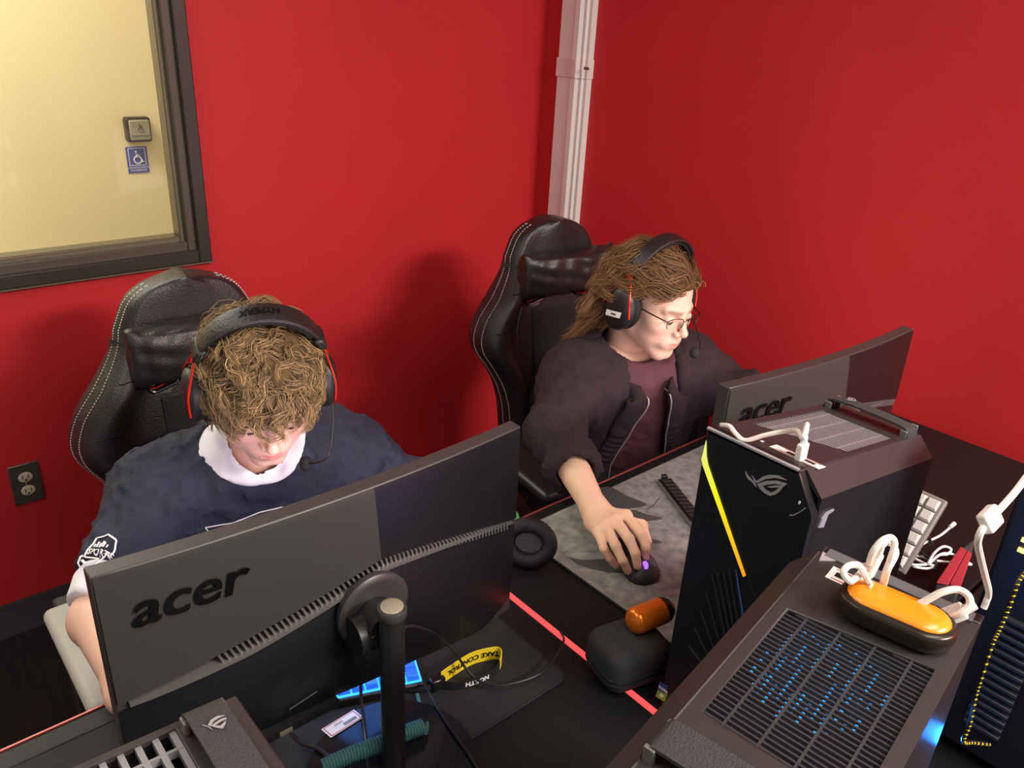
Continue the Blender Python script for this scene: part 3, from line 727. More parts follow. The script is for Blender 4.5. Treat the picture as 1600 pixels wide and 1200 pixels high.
# ------------------------------------------------------------------ people
def rotm(pitch=0, yaw=0, roll=0):
    p, y, r = map(radians, (pitch, yaw, roll))
    Rx = A([1, 0, 0], [0, cos(p), -sin(p)], [0, sin(p), cos(p)]); Ry = A([cos(r), 0, sin(r)], [0, 1, 0], [-sin(r), 0, cos(r)])
    Rz = A([cos(y), -sin(y), 0], [sin(y), cos(y), 0], [0, 0, 1])
    return Rz@Rx@Ry
class Frame:                                      # head frame: -y is forward, +x the person's left, z up
    def __init__(s, c, R, k=1): s.c = np.asarray(c, float); s.R = R; s.k = k
    def w(s, p): return np.asarray(p, float)@s.R.T*s.k+s.c
    def l(s, p): return (np.asarray(p, float)-s.c)@s.R/s.k
def skull(P):
    d = el(P, (0, .014, .036), (.075, .096, .083))
    return smin(d, el(P, (0, -.026, -.028), (.059, .066, .088)), .03)
def head_sdf(P, neck_b, smile=0, jawr=.024):
    ax = np.abs(P[..., 0:1]); Q = np.concatenate([ax, P[..., 1:]], -1)     # mirror symmetric
    d = el(P, (0, .014, .036), (.075, .096, .083))
    d = smin(d, el(P, (0, -.026, -.025), (.056, .066, .075)), .028)
    d = smin(d, rc(Q, (.043, .004, -.058), (.013, -.062, -.096), .025, .019), .024)      # jaw
    d = smin(d, el(Q, (.036, -.045, -.048), (.022, .026, .030)), .022)
    d = smin(d, rc(P, (-.008, -.070, -.100), (.008, -.070, -.100), .0155, .0155), .016)  # chin
    d = smin(d, el(Q, (.040, -.058, -.022), (.022, .022, .018)), .018)                   # cheekbone
    d = smin(d, rc(Q, (.012, -.0865, .017), (.040, -.072, .019), .0070, .0055), .014)    # brow
    d = smax(d, -el(Q, (.031, -.0945, .000), (.0170, .0105, .0095)), .010)                # socket
    d = smin(d, el(Q, (.031, -.0755, -.001), (.0135, .0125, .0115)), .004)               # lid / ball
    d = smax(d, -el(Q, (.031, -.0905, -.0045), (.012, .0035, .0018)), .002)              # lid line
    d = smin(d, rc(P, (0, -.0895, .004), (0, -.1075, -.024), .0058, .0086), .008)        # nose
    d = smin(d, el(P, (0, -.1085, -.027), (.0095, .0095, .0085)), .006)
    d = smin(d, el(Q, (.0115, -.0975, -.0315), (.0075, .0095, .0066)), .005)             # nostril wing
    d = smax(d, -el(Q, (.006, -.1025, -.0385), (.0035, .005, .0035)), .003)
    d = smin(d, el(P, (0, -.080, -.062), (.030, .017, .020)), .020)                      # mouth mound
    d = smin(d, rc(Q, (.0, -.0965, -.0585), (.019, -.0865, -.0615), .0046, .0020), .003) # upper lip
    d = smin(d, rc(Q, (.0, -.0955, -.0690), (.017, -.0865, -.0650), .0054, .0022), .003) # lower lip
    d = smax(d, -rc(Q, (0, -.1010, -.0635), (.021, -.0895, -.0625+.001*smile), .0012, .0010), .0015)
    d = smin(d, el(Q, (.078, .012, -.006), (.0075, .018, .031)), .006)                   # ear
    d = smax(d, -el(Q, (.0835, .006, -.004), (.004, .010, .018)), .004)
    d = smin(d, rc(P, (0, .030, -.055), neck_b, .050, .058), .022)                       # neck
    d = smin(d, el(P, (0, -.028, -.100), (.02, .02, .014)), .02)
    return d
def head_col(V, base, tone=1):
    X = np.abs(V[:, 0]); n = len(V); C = np.tile(np.array(base, float), (n, 1))
    def blob(c, r): return np.exp(-(((np.c_[X, V[:, 1], V[:, 2]]-np.array(c))/np.array(r))**2).sum(1))
    def mix(m, col): nonlocal C; C = C*(1-m[:, None])+np.array(col)*m[:, None]
    b = np.array(base)
    mix(.30*blob((.040, -.07, -.036), (.022, .03, .02)), b*(1.0, .72, .70))
    mix(.45*blob((0, -.11, -.03), (.014, .016, .014)), b*(1.0, .76, .72))
    mix(.5*blob((.078, .012, -.006), (.02, .03, .04)), b*(1, .74, .7))
    lips = np.clip(1.5*blob((.0, -.096, -.0635), (.0175, .016, .0068)), 0, 1); mix(lips*.9, (.60, .20, .175))
    brow = np.clip(2.0*blob((.018, -.089, .0195), (.010, .012, .0036))+2.0*blob((.034, -.083, .0205), (.011, .012, .0034)), 0, 1); mix(brow*.75, (.16, .09, .05))
    lid = np.clip(1.6*blob((.031, -.090, -.0048), (.0115, .008, .0019)), 0, 1); mix(lid*.85, (.06, .04, .03))
    return np.clip(C, 0, 1)
def seg_hand(W, mcp, fingers, thumb, elbow, rw=.024, re=.040):
    prims = [(elbow, W+(elbow-W)*.08, re, rw)]
    mid = (mcp[0]+mcp[3])/2
    wv = unit(mcp[0]-mcp[3])
    palm = [(W+wv*.014, mcp[0], .0175, .0120), (W+wv*.004, mcp[1], .0180, .0125), (W-wv*.006, mcp[2], .0175, .0118), (W-wv*.014, mcp[3], .0165, .0108)]
    fr = [(.0098, .0090, .0080, .0070), (.0100, .0092, .0082, .0072), (.0096, .0088, .0078, .0069), (.0086, .0078, .0070, .0062)]
    def f(P):
        d = rc(P, *prims[0]); d = smin(d, rc(P, prims[0][1], W, rw, .0225), .02)
        for p in palm: d = smin(d, rc(P, *p), .014)
        for i, fi in enumerate(fingers):
            pts = [mcp[i]]+list(fi); fd = None
            for k in range(3):
                s_ = rc(P, pts[k], pts[k+1], fr[i][k], fr[i][k+1]); fd = s_ if fd is None else smin(fd, s_, .003)
            d = smin(d, fd, .0055)
        td = None
        for k in range(len(thumb)-1):
            s_ = rc(P, thumb[k], thumb[k+1], (.0150, .0112, .0098)[k], (.0112, .0098, .0080)[k]); td = s_ if td is None else smin(td, s_, .004)
        return smin(d, td, .010)
    pts = np.array([elbow, W]+list(mcp)+[q for fi in fingers for q in fi]+list(thumb))
    tips = [fi[-1] for fi in fingers]+[thumb[-1]]
    return f, pts, tips
def auto_hand(W, d, up, thumb_side, curl=(20, 38, 30), spread=.9):
    d, up = unit(d), unit(up); s = unit(thumb_side-(np.asarray(thumb_side)@d)*d); up = unit(np.cross(s, d)); up = up if up[2] > 0 else -up
    mc = [W+d*a+s*b+up*c for a, b, c in ((.086, .030, .004), (.090, .010, .007), (.085, -.010, .005), (.076, -.028, .0))]
    L = ((.042, .026, .020), (.046, .029, .021), (.042, .027, .021), (.034, .021, .018)); fin = []
    for i in range(4):
        p = mc[i]; a = 0; q = []
        dd = unit(d+s*(.12-.08*i)*spread)
        for k in range(3):
            a += radians(curl[k]); p = p+(dd*cos(a)-up*sin(a))*L[i][k]; q.append(p)
        fin.append(q)
    th = [W+d*.022+s*.022, W+d*.052+s*.050-up*.008, W+d*.080+s*.058-up*.016, W+d*.100+s*.056-up*.022]
    return mc, fin, th
def quadmesh(V, Q, name, m, parent, colors):
    V = V-np.array(root_of(parent).location)
    me = bpy.data.meshes.new(name); n = len(Q)
    me.vertices.add(len(V)); me.vertices.foreach_set('co', V.astype(np.float32).ravel())
    me.loops.add(n*4); me.loops.foreach_set('vertex_index', Q.astype(np.int32).ravel())
    me.polygons.add(n); me.polygons.foreach_set('loop_start', np.arange(0, 4*n, 4, dtype=np.int32))
    try: me.polygons.foreach_set('loop_total', np.full(n, 4, np.int32))
    except Exception: pass
    me.update(calc_edges=True)
    return link(name, me, m, parent, smooth=True, ang=180, colors=colors)
def strands(paths, rad, fr, name, m, parent, col, var=.35, seed=3):
    # paths: (S, n, 3) in the head frame -> three sided tapering tubes
    r = np.random.default_rng(seed); S, n, _ = paths.shape
    T = np.gradient(paths, axis=1); T /= np.linalg.norm(T, axis=2, keepdims=True)+1e-9
    ref = np.array([.31, .52, .79]); a = np.cross(T, ref); a /= np.linalg.norm(a, axis=2, keepdims=True)+1e-9; b = np.cross(T, a)
    R = rad*(1-np.linspace(0, 1, n)**2*.75)[None, :, None]*r.uniform(.6, 1.3, (S, 1, 1))
    V = np.stack([paths+R*(a*cos(t)+b*sin(t)) for t in (0, 2*pi/3, 4*pi/3)], 2)          # S,n,3,3
    idx = np.arange(S*n*3).reshape(S, n, 3); Q = []
    for k in range(3): Q.append(np.stack([idx[:, :-1, k], idx[:, :-1, (k+1) % 3], idx[:, 1:, (k+1) % 3], idx[:, 1:, k]], -1).reshape(-1, 4))
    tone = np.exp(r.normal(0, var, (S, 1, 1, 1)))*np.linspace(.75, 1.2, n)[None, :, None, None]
    C = np.clip(np.array(col)*np.broadcast_to(tone, (S, n, 3, 1)), 0, .9)
    return quadmesh(fr.w(V.reshape(-1, 3)), np.concatenate(Q), name, m, parent, C.reshape(-1, 3))
def hair_guides(root, n, length, flow, sd, off, curl, cfreq, seed):
    r = np.random.default_rng(seed); G = len(root); P = root.copy(); out = [P.copy()]
    ph = r.uniform(0, 2*pi, (G, 1)); step = (length/(n-1))[:, None]; e = .002
    def grad(P):
        g = np.stack([sd(P+np.eye(3)[i]*e)-sd(P-np.eye(3)[i]*e) for i in range(3)], -1); return g/(np.linalg.norm(g, axis=1, keepdims=True)+1e-9)
    s = np.zeros((G, 1)); cf = cfreq*r.uniform(.7, 1.3, (G, 1)); ca = curl*r.uniform(.4, 1.5, (G, 1))
    for i in range(1, n):
        N = grad(P); D = flow(P, N, i/(n-1)); D /= np.linalg.norm(D, axis=1, keepdims=True)+1e-9
        lat = np.cross(N, D); D = D+lat*ca*np.sin(s*cf+ph)+N*ca*.45*np.cos(s*cf*1.3+ph*1.7); D /= np.linalg.norm(D, axis=1, keepdims=True)
        P = P+D*step; s = s+step
        d = sd(P); target = off[:, 0]*(1-np.exp(-6*i/n))+.001; push = np.maximum(target-d, 0)[:, None]; P = P+N*push
        out.append(P.copy())
    return np.stack(out, 1)
def clumps(guides, per, r0, r1, seed):
    r = np.random.default_rng(seed); G, n, _ = guides.shape
    o = r.normal(0, 1, (G, per, 1, 3)); tt = np.linspace(0, 1, n)[None, None, :, None]
    wob = .0016*np.sin(tt*r.uniform(4, 12, (G, per, 1, 1))+r.uniform(0, 6, (G, per, 1, 1)))*r.normal(0, 1, (G, per, 1, 3))
    return (guides[:, None]+o*(r0+(r1-r0)*tt)+wob*tt).reshape(G*per, n, 3)
def scalp_points(n, region, seed):
    r = np.random.default_rng(seed); out = []
    while len(out) < n:
        d = r.normal(size=3); d /= np.linalg.norm(d); p = A(0, .014, .036)+d*A(.076, .097, .084)
        if region(p): out.append(p)
    return np.array(out)

def headset(label, fr, lift, mic_to, band_text, sticker, tilt=0):
    R = fr.R; t = thing('headset', label, 'headset', tuple(fr.w((0, .02, -.05))))
    W = dict(world=True)
    yo = .014
    arc = lambda a, rx=.0945, rz=.103: A(rx*sin(a), yo+tilt*cos(a), .034+lift+(rz)*cos(a))
    ang = np.linspace(-1.30, 1.30, 36)
    def band(w0, th, r_add, a, m, name):
        secs = []
        for x in a:
            k = 1-.25*abs(x/1.3)**3; c = arc(x, .0945+r_add, .103+r_add); nrm = unit(A(sin(x)/.0945, 0, cos(x)/.103)); hw = w0*k
            prof = [(-hw, 0), (-hw*.9, th*.7), (-hw*.5, th), (hw*.5, th), (hw*.9, th*.7), (hw, 0), (hw*.9, -th*.5), (-hw*.9, -th*.5)]
            secs.append([fr.w(c+A(0, y, 0)+nrm*h) for y, h in prof])
        return MB().loft(secs).build(name, m, t, ang=50, **W)
    band(.0195, .0055, .004, ang, 'leather', 'headband'); band(.0165, .006, -.004, ang[4:-4], 'leather2', 'headband_cushion')
    for sgn in (-1, 1):
        MB().tube([fr.w(arc(x, .1015, .110)+A(0, sgn and -.0155, 0)) for x in np.linspace(-1.0, 1.0, 60)], .0006, 4).build('band_stitching', 'red_trim', t, **W) if sgn > 0 else None
        e = arc(sgn*1.30, .0985, .106); e0 = arc(sgn*1.08, .0985, .106)
        MB().loft([[fr.w(p+A(sx, sy, 0)) for sx, sy in ((-.008, -.019), (.008, -.019), (.008, .019), (-.008, .019))] for p in (e0, (e0+e)/2+A(sgn*.002, 0, 0), e)]).build('slider_cover', 'black_plastic', t, bevel=.003, **W)
        cup = A(sgn*.0985, .008, -.008)
        for q in (-1, 1):
            MB().tube(catmull([fr.w(p) for p in (e+A(0, q*.004, .004), e+A(sgn*.006, q*.010, -.014), cup+A(sgn*.016, q*.030, .030), cup+A(sgn*.016, q*.042, -.004))], 6), .0028, 8, flat=.6).build('fork_arm', 'red_metal', t, **W)
        MB().tube([fr.w(e+A(sgn*.001, 0, .006)), fr.w(e+A(sgn*.006, 0, -.016))], .0055, 8, flat=.5).build('slider', 'red_metal', t, **W)
        MB().lathe([(.030, -.008), (.041, -.004), (.043, .006), (.040, .014), (.030, .020), (.014, .022)], fr.w(cup+A(0, 0, 0)), R@A(sgn, 0, 0), n=32, sx=1.18, sy=.92, ref=R@A(0, 0, 1)).build('ear_cup', 'black_plastic', t, **W)
        MB().torus(fr.w(cup-A(sgn*.013, 0, 0)), .033, .0125, R@A(1, 0, 0), 32, 12, 1.15, .9, ref=R@A(0, 0, 1)).build('ear_pad', 'leather2', t, **W)
        MB().torus(fr.w(cup+A(sgn*.0195, 0, 0)), .026, .0016, R@A(1, 0, 0), 30, 6, 1.15, .9, ref=R@A(0, 0, 1)).build('cup_ring', 'red_metal', t, **W)
        if sticker and sgn < 0:
            P = lambda y, z: fr.w(cup+A(sgn*(.0262-3*(y*y)-3*z*z), y, z))
            g = [[P(y, -.012-.10*0+z-.35*(y)) for y in np.linspace(-.024, .020, 9)] for z in (-.0075, 0, .0075)]
            n_ = MB(); n_.loft(g, closed=False, cap=False); lab = n_.build('cup_label', 'label', t, **W)
            pc = P(-.004, -.0105)+R@A(-.0009, 0, 0); mb = MB()
            for k in range(6): mb.obox(pc+R@A(0, -1, .35)*(k-2.5)*.0022, R@A(0, 1, -.35)/1.06, R@A(0, .35, 1)/1.06, R@A(1, 0, 0), .0007, .0015, .0003)
            mb.build('label_print', 'logo_dark', lab, **W)
    cup = A(.0985, .008, -.020)
    pth = catmull([fr.w(p) for p in (cup+A(.014, -.03, -.01), A(.108, -.06, -.050), A(.090, -.105, -.078), mic_to)], 8)
    MB().tube(pth, .0018, 6).build('microphone_boom', 'cable', t, **W)
    mt = fr.w(mic_to); MB().sphere(mt, (.011, .011, .013), 14, 10).build('microphone', 'rubber', t, **W)
    if band_text:
        V, Fc = text_mesh(band_text, .017, .0002, .0005, .15)
        P = []
        for x, y, z in V:
            a = -x/.108; c = arc(a, .0985, .107); nrm = unit(A(sin(a)/.0945, 0, cos(a)/.103)); P.append(fr.w(c+A(0, -(y-.006), 0)+nrm*(.0062+z)))
        # reads from the front: mirror along the band so that the letters run left to right seen by the camera
        MB().add(P, Fc).build('band_lettering', 'logo_dark', t, fix=False, smooth=False, **W)
    return t

def fold(P, f, seed, k): return k*noise3(P, f, seed)
def wrinkle(P, f, seed, k):                       # sharp creases between soft swells
    n = noise3(P+.012*noise3(P, f*.6, seed+1)[..., None], f, seed); return k*(.6-np.exp(-(n/.22)**2))*.8

# ---- person in the navy jersey
def person_navy():
    fr = Frame((.455, 1.075, 1.072), rotm(27, -17, 0), .925); base = (.74, .47, .37)
    t = thing('person', 'seated person with curly light brown hair in a navy jersey looking down at the keyboard', 'person', (.46, 1.48, 0))
    shR, shL = A(.330, 1.245, .830), A(.658, 1.215, .825); nb = A(.475, 1.185, .905)
    elR, elL = A(.182, 1.105, .745), A(.750, 1.08, .76)
    wrR = A(.162, .876, .797); wrL = A(.585, .885, .797)
    pelvis = A(.475, 1.275, .53)
    parts = []
    nl = fr.l(nb+A(0, .01, -.03))
    V, F = surfnet(lambda P: head_sdf(P, nl), (-.095, -.13, -.25), (.095, .16, .135), .0028); V = relax(V, F, 1)
    parts.append((fr.w(V), F, head_col(V, base)))
    for W_, E_, S_, th, sh in ((wrR, elR, A(1, 0, 0), None, shR), (wrL, elL, A(-1, 0, 0), None, shL)):
        tip = atz(630, 1031, .787) if W_ is wrL else W_+A(.10, -.13, -.01)
        d = tip-W_; d[2] = 0; mc, fin, thb = auto_hand(W_, d, A(0, 0, 1), S_, (12, 30, 22))
        f, pts, tips = seg_hand(W_, mc, fin, thb, E_, .0255, .040)
        g = lambda P, f=f, E_=E_, sh=sh: smin(f(P), rc(P, E_, E_+(sh-E_)*.6, .040, .045), .02)
        pts = np.vstack([pts, E_+(sh-E_)*.6]); V, F = surfnet(g, pts.min(0)-.055, pts.max(0)+.055, .0032); V = relax(V, F, 1)
        C = np.tile(np.array(base)*(1, 1.02, .96), (len(V), 1)); 
        for q in tips: m = np.exp(-((V-q)**2).sum(1)/.012**2)[:, None]; C = C*(1-m*.35)+np.array((.75, .33, .28))*m*.35
        parts.append((V, F, C))
    def torso(P, x=0):
        d = union([rc(P, pelvis+A(-.08, 0, 0), A(.40, 1.29, .77), .125+x, .10+x), rc(P, pelvis+A(.08, 0, 0), A(.58, 1.28, .77), .125+x, .10+x), rc(P, A(.48, 1.275, .6), A(.485, 1.25, .80), .13+x, .09+x)], .06)
        d = smin(d, rc(P, shR, shL, .066+x, .066+x), .07)
        d = smin(d, rc(P, nb+A(0, .015, -.02), (shR+nb)/2+A(-.02, .02, -.012), .052+x, .052+x), .05)
        d = smin(d, rc(P, nb+A(0, .015, -.02), (shL+nb)/2+A(.02, .02, -.012), .052+x, .052+x), .05)
        return d
    V, F = surfnet(torso, (.15, 1.05, .36), (.85, 1.68, .98), .011); parts.append((relax(V, F, 2), F, np.tile(np.array(base), (len(V), 1))))
    kn = [A(.36, 1.03, .56), A(.60, 1.03, .56)]; hp = [A(.38, 1.265, .55), A(.56, 1.265, .55)]; an = [A(.35, 1.10, .10), A(.62, 1.10, .10)]
    def legs(P, x=0): return union([rc(P, hp[i], kn[i], .085+x, .062+x) for i in (0, 1)]+[rc(P, kn[i], an[i], .058+x, .042+x) for i in (0, 1)], .02)
    V, F = surfnet(legs, (.22, .9, .04), (.75, 1.62, .68), .012); parts.append((V, F, np.tile(np.array(base), (len(V), 1))))
    join_body(parts, t)
    eyes(fr, t)
    # clothing
    V, F = surfnet(lambda P: legs(P, .012)+fold(P, 40, 5, .003), (.2, .88, .06), (.78, 1.66, .68), .012); nmesh(V, F, 'trousers', 'trouser', t)
    for a in an: V, F = surfnet(lambda P: smin(rbox(P, a+A(0, -.05, -.066), (.045, .13, .03), .028), rc(P, a, a+A(0, 0, -.06), .05, .045), .03), a-A(.08, .22, .12), a+A(.08, .14, .08), .008); nmesh(V, F, 'shoe', 'shoe', t)
    def sleeve(P, s, e, x, k): return rc(P, s, e, .064+x, .054+x+k)
    cen = nb+A(.004, -.018, .050)
    def neckhole(P, g=0): return el(P, cen, (.094+g, .094+g, .082+g))
    cutR = elR+(shR-elR)*.30; cutL = elL+(shL-elL)*.25
    def jersey(P):
        d = torso(P, .018)
        a = smin(sleeve(P, shR, elR, .006, .010), d, .05); a = smin(a, sleeve(P, shL, elL, .006, .008), .05)
        a = a+fold(P, 30, 11, .0040)+wrinkle(P, 34, 12, .0075)+wrinkle(P, 55, 13, .0035)
        rr = unit(elR-shR).astype(np.float32); a = np.where(P[..., 0] < .27, smax(a, (P-cutR.astype(np.float32))@rr, .004), a)
        a = smax(a, -neckhole(P), .006)
        return smax(a, .47-P[..., 2], .01)
    V, F = surfnet(jersey, (.06, 1.0, .44), (.90, 1.70, 1.0), .0062); V = relax(V, F, 1); nmesh(V, F, 'jersey', 'navy', t)
    def under(P):
        d = smin(torso(P, .011), rc(P, nb+A(-.002, -.002, -.02), fr.w((0, .030, -.098)), .070, .062), .03)
        d = smax(d, neckhole(P, .012), .006)
        hole = rc(P, nb+A(-.004, -.020, -.02), fr.w((0, .020, -.02)), .046, .058)
        return smax(d+fold(P, 50, 3, .001), -hole, .004)
    V, F = surfnet(under, (.32, 1.0, .80), (.62, 1.32, 1.08), .0036); V = relax(V, F, 4); nmesh(V, F, 'undershirt_collar', 'white_cloth', t)
    ax_ = unit(elR-shR).astype(np.float32)
    def cuff(P):
        d = rc(P, cutR-(elR-shR)*.12, elR+(elR-shR)*.02, .061, .058)+fold(P, 45, 8, .0035)
        d = smax(d, (P-(elR-ax_*.014).astype(np.float32))@ax_, .005)
        return smax(d, -((P-(cutR-ax_*.02).astype(np.float32))@ax_), .004)
    V, F = surfnet(cuff, np.minimum(cutR, elR)-.12, np.maximum(cutR, elR)+.12, .004); V = relax(V, F, 2); nmesh(V, F, 'white_sleeve_cuff', 'white_cloth', t)
    return t, fr, shR, elR
def join_body(parts, t):
    off = 0; Vs, Fs, Cs = [], [], []
    for V, F, C in parts: Vs.append(V); Fs.append(F+off); Cs.append(C); off += len(V)
    return nmesh(np.vstack(Vs), np.vstack(Fs), 'body', 'skin', t, colors=np.vstack(Cs))
def eyes(fr, t):
    for s in (-1, 1):
        o = MB().sphere(fr.w((s*.031, -.0768, -.003)), .0105*fr.k, 16, 12).build('eye', 'eye', t, world=True)
        MB().lathe([(.0050, 0), (.0045, .0008), (.002, .0013)], fr.w((s*.031+s*-.0, -.0866, -.0060)), fr.R@unit(A(0, -1, -.35)), n=16).build('iris', 'iris', o, world=True)

def cap_mesh(fr, t, region, th, col, nl, seed=4):
    def f(P):
        d = skull(P)-th-.002*noise3(P, 90, seed)
        return smax(d, -region(P), .008)
    V, F = surfnet(f, (-.11, -.13, -.14), (.11, .15, .16), .005); V = relax(V, F, 2)
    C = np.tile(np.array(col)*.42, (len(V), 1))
    return V, F, C
def hair_navy(t, fr):
    col = (.265, .175, .080)
    def reg(p):                                    # hair line
        y, z = p[..., 1], p[..., 2]
        line = np.where(y < -.03, .052-(y+.03)*-.1, np.where(y < .04, .03-.9*(y+.03), -.035-.6*(y-.04)))
        return z-line
    V, F, C = cap_mesh(fr, t, reg, .012, col, None)
    root = scalp_points(520, lambda p: reg(p) > .0, 21)
    crown = A(.01, .050, .118)
    g = fr.R.T@A(0, 0, -1)
    def flow(P, N, s):
        d = P-crown; d = d-(d*N).sum(1)[:, None]*N; d = d/(np.linalg.norm(d, axis=1)[:, None]+1e-6)
        fwd = np.array([0, -1, -.1]); front = np.clip((-P[:, 1:2]+.05)/.12, 0, 1)
        D = d*1.0+fwd*.40*front+g*.30*s; D = D-(D*N).sum(1)[:, None]*N; D /= np.linalg.norm(D, axis=1)[:, None]+1e-6
        a = (1.35*noise3(P.astype(np.float32), 42, 77))[:, None]; return D*np.cos(a)+np.cross(N, D)*np.sin(a)
    r = np.random.default_rng(5)
    L = r.uniform(.075, .125, len(root)); L = np.where(root[:, 1] < -.02, L*.78, L)
    off = r.uniform(.009, .024, (len(root), 1))
    G = hair_guides(root, 15, L, flow, skull, off, 1.0, 120, 31)
    S = clumps(G, 20, .0050, .0022, 6)
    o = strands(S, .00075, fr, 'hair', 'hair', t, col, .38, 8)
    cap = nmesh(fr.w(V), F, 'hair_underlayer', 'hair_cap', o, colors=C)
    return o
# ---- person in the plum cardigan
def person_plum():
    fr = Frame((1.352, 1.050, 1.058), rotm(13, -3, 2), .94); base = (.74, .48, .36)
    t = thing('person', 'seated person with long wavy hair and glasses in a dark plum cardigan using a mouse', 'person', (1.37, 1.42, 0))
    shR, shL = A(1.235, 1.145, .862), A(1.485, 1.050, .870); nb = A(1.368, 1.135, .910)
    elR, elL = A(1.062, 1.040, .825), A(1.555, .90, .825); wrR = atz(938, 812, .777); wrL = A(1.40, .79, .80); pelvis = A(1.42, 1.225, .53)
    parts = []
    nl = fr.l(nb+A(0, .01, -.03))
    V, F = surfnet(lambda P: head_sdf(P, nl), (-.095, -.13, -.25), (.095, .16, .135), .0022); V = relax(V, F, 1)
    parts.append((fr.w(V), F, head_col(V, base)))
    # right hand over the mouse, joints placed on the table in metres
    I = [(978, 806, .803), (1003, 836, .806), (1009, 856, .792), (1008, 872, .772)]
    Mi = [(962, 813, .806), (983, 843, .812), (993, 865, .798), (996, 884, .778)]
    Ri = [(947, 822, .802), (962, 853, .803), (973, 876, .786), (981, 892, .762)]
    Pi = [(935, 832, .793), (944, 858, .787), (953, 872, .773), (962, 884, .756)]
    J = [[atz(*q) for q in f] for f in (I, Mi, Ri, Pi)]
    mcp = [j[0] for j in J]; fin = [j[1:] for j in J]
    th = [wrR+A(.022, -.02, .0), wrR+A(.052, -.055, -.004), atz(1005, 832, .775), atz(1012, 846, .765)]
    f, pts, tips = seg_hand(wrR, mcp, fin, th, elR, .0235, .041)
    V, F = surfnet(f, pts.min(0)-.05, pts.max(0)+.05, .0024); V = relax(V, F, 1)
    C = np.tile(np.array((.80, .53, .36)), (len(V), 1))
    for q in tips: m = np.exp(-((V-q)**2).sum(1)/.011**2)[:, None]; C = C*(1-m*.6)+np.array((.80, .34, .30))*m*.6
    for j in J:
        for q in j[1:3]: m = np.exp(-((V-q-A(0, 0, .008))**2).sum(1)/.007**2)[:, None]; C = C*(1-m*.3)+np.array((.75, .36, .27))*m*.3
    parts.append((V, F, C))
    d = A(1.30, .77, .78)-wrL; mc, fi, tb = auto_hand(wrL, A(-.35, -.6, 0), A(0, 0, 1), A(-1, 0, 0), (12, 30, 22)); f, pts, tips = seg_hand(wrL, mc, fi, tb, elL)
    V, F = surfnet(f, pts.min(0)-.05, pts.max(0)+.05, .004); parts.append((V, F, np.tile(np.array(base), (len(V), 1))))
    e1 = unit(shL-shR); e3 = unit(nb-pelvis); e2 = unit(np.cross(e1, e3)); e2 = e2 if e2[1] < 0 else -e2   # e2 = forward
    c0 = (shR+shL)/2
    def torso(P, x=0):
        a, b = c0-e1*.095-e3*.07-e2*.005, c0+e1*.085-e3*.07-e2*.005
        d = union([rc(P, pelvis-e1*.08, a, .12+x, .092+x), rc(P, pelvis+e1*.08, b, .12+x, .092+x), rc(P, pelvis+e3*.05, c0-e3*.05, .12+x, .085+x)], .06)
        d = smin(d, rc(P, shR, shL, .062+x, .062+x), .07)
        d = smin(d, rc(P, nb-e3*.03, shR*.5+nb*.5-e3*.012, .048+x, .05+x), .05); d = smin(d, rc(P, nb-e3*.03, shL*.5+nb*.5-e3*.012, .048+x, .05+x), .05)
        return d
    V, F = surfnet(torso, (1.0, .85, .36), (1.70, 1.60, 1.0), .011); parts.append((relax(V, F, 2), F, np.tile(np.array(base), (len(V), 1))))
    kn = [A(1.20, .99, .56), A(1.46, .98, .56)]; hp = [A(1.33, 1.215, .55), A(1.51, 1.215, .55)]; an = [A(1.18, 1.06, .10), A(1.48, 1.06, .10)]
    def legs(P, x=0): return union([rc(P, hp[i], kn[i], .082+x, .060+x) for i in (0, 1)]+[rc(P, kn[i], an[i], .056+x, .042+x) for i in (0, 1)], .02)
    V, F = surfnet(legs, (1.06, .86, .04), (1.62, 1.52, .68), .012); parts.append((V, F, np.tile(np.array(base), (len(V), 1))))
    join_body(parts, t); eyes(fr, t)
    V, F = surfnet(lambda P: legs(P, .012)+fold(P, 40, 5, .003), (1.04, .84, .06), (1.65, 1.55, .68), .012); nmesh(V, F, 'trousers', 'trouser', t)
    for a in an: V, F = surfnet(lambda P: smin(rbox(P, a+A(0, -.05, -.066), (.045, .13, .03), .028), rc(P, a, a+A(0, 0, -.06), .05, .045), .03), a-A(.08, .22, .12), a+A(.08, .14, .08), .008); nmesh(V, F, 'shoe', 'shoe', t)
    f32 = lambda v: np.asarray(v, np.float32)
    def tee(P):
        d = torso(P, .012)+fold(P, 26, 7, .003)+wrinkle(P, 36, 9, .005)
        return smax(smax(d, -rc(P, nb+e2*.012-e3*.012, fr.w((0, .02, -.06)), .063, .075), .006), .50-P[..., 2], .01)
    V, F = surfnet(tee, (1.0, .85, .48), (1.72, 1.60, 1.0), .006); V = relax(V, F, 1); nmesh(V, F, 'tee_shirt', 'tee', t)
    cfR = elR+(wrR-elR)*.52; cfL = elL+(wrL-elL)*.75
    def rib(P, a, b, n, k):
        ax = unit(b-a); u = unit(np.cross(ax, A(0, 0, 1))); v = np.cross(ax, u); q = P-f32(a)
        return k*np.sin(np.arctan2(q@f32(v), q@f32(u))*n)
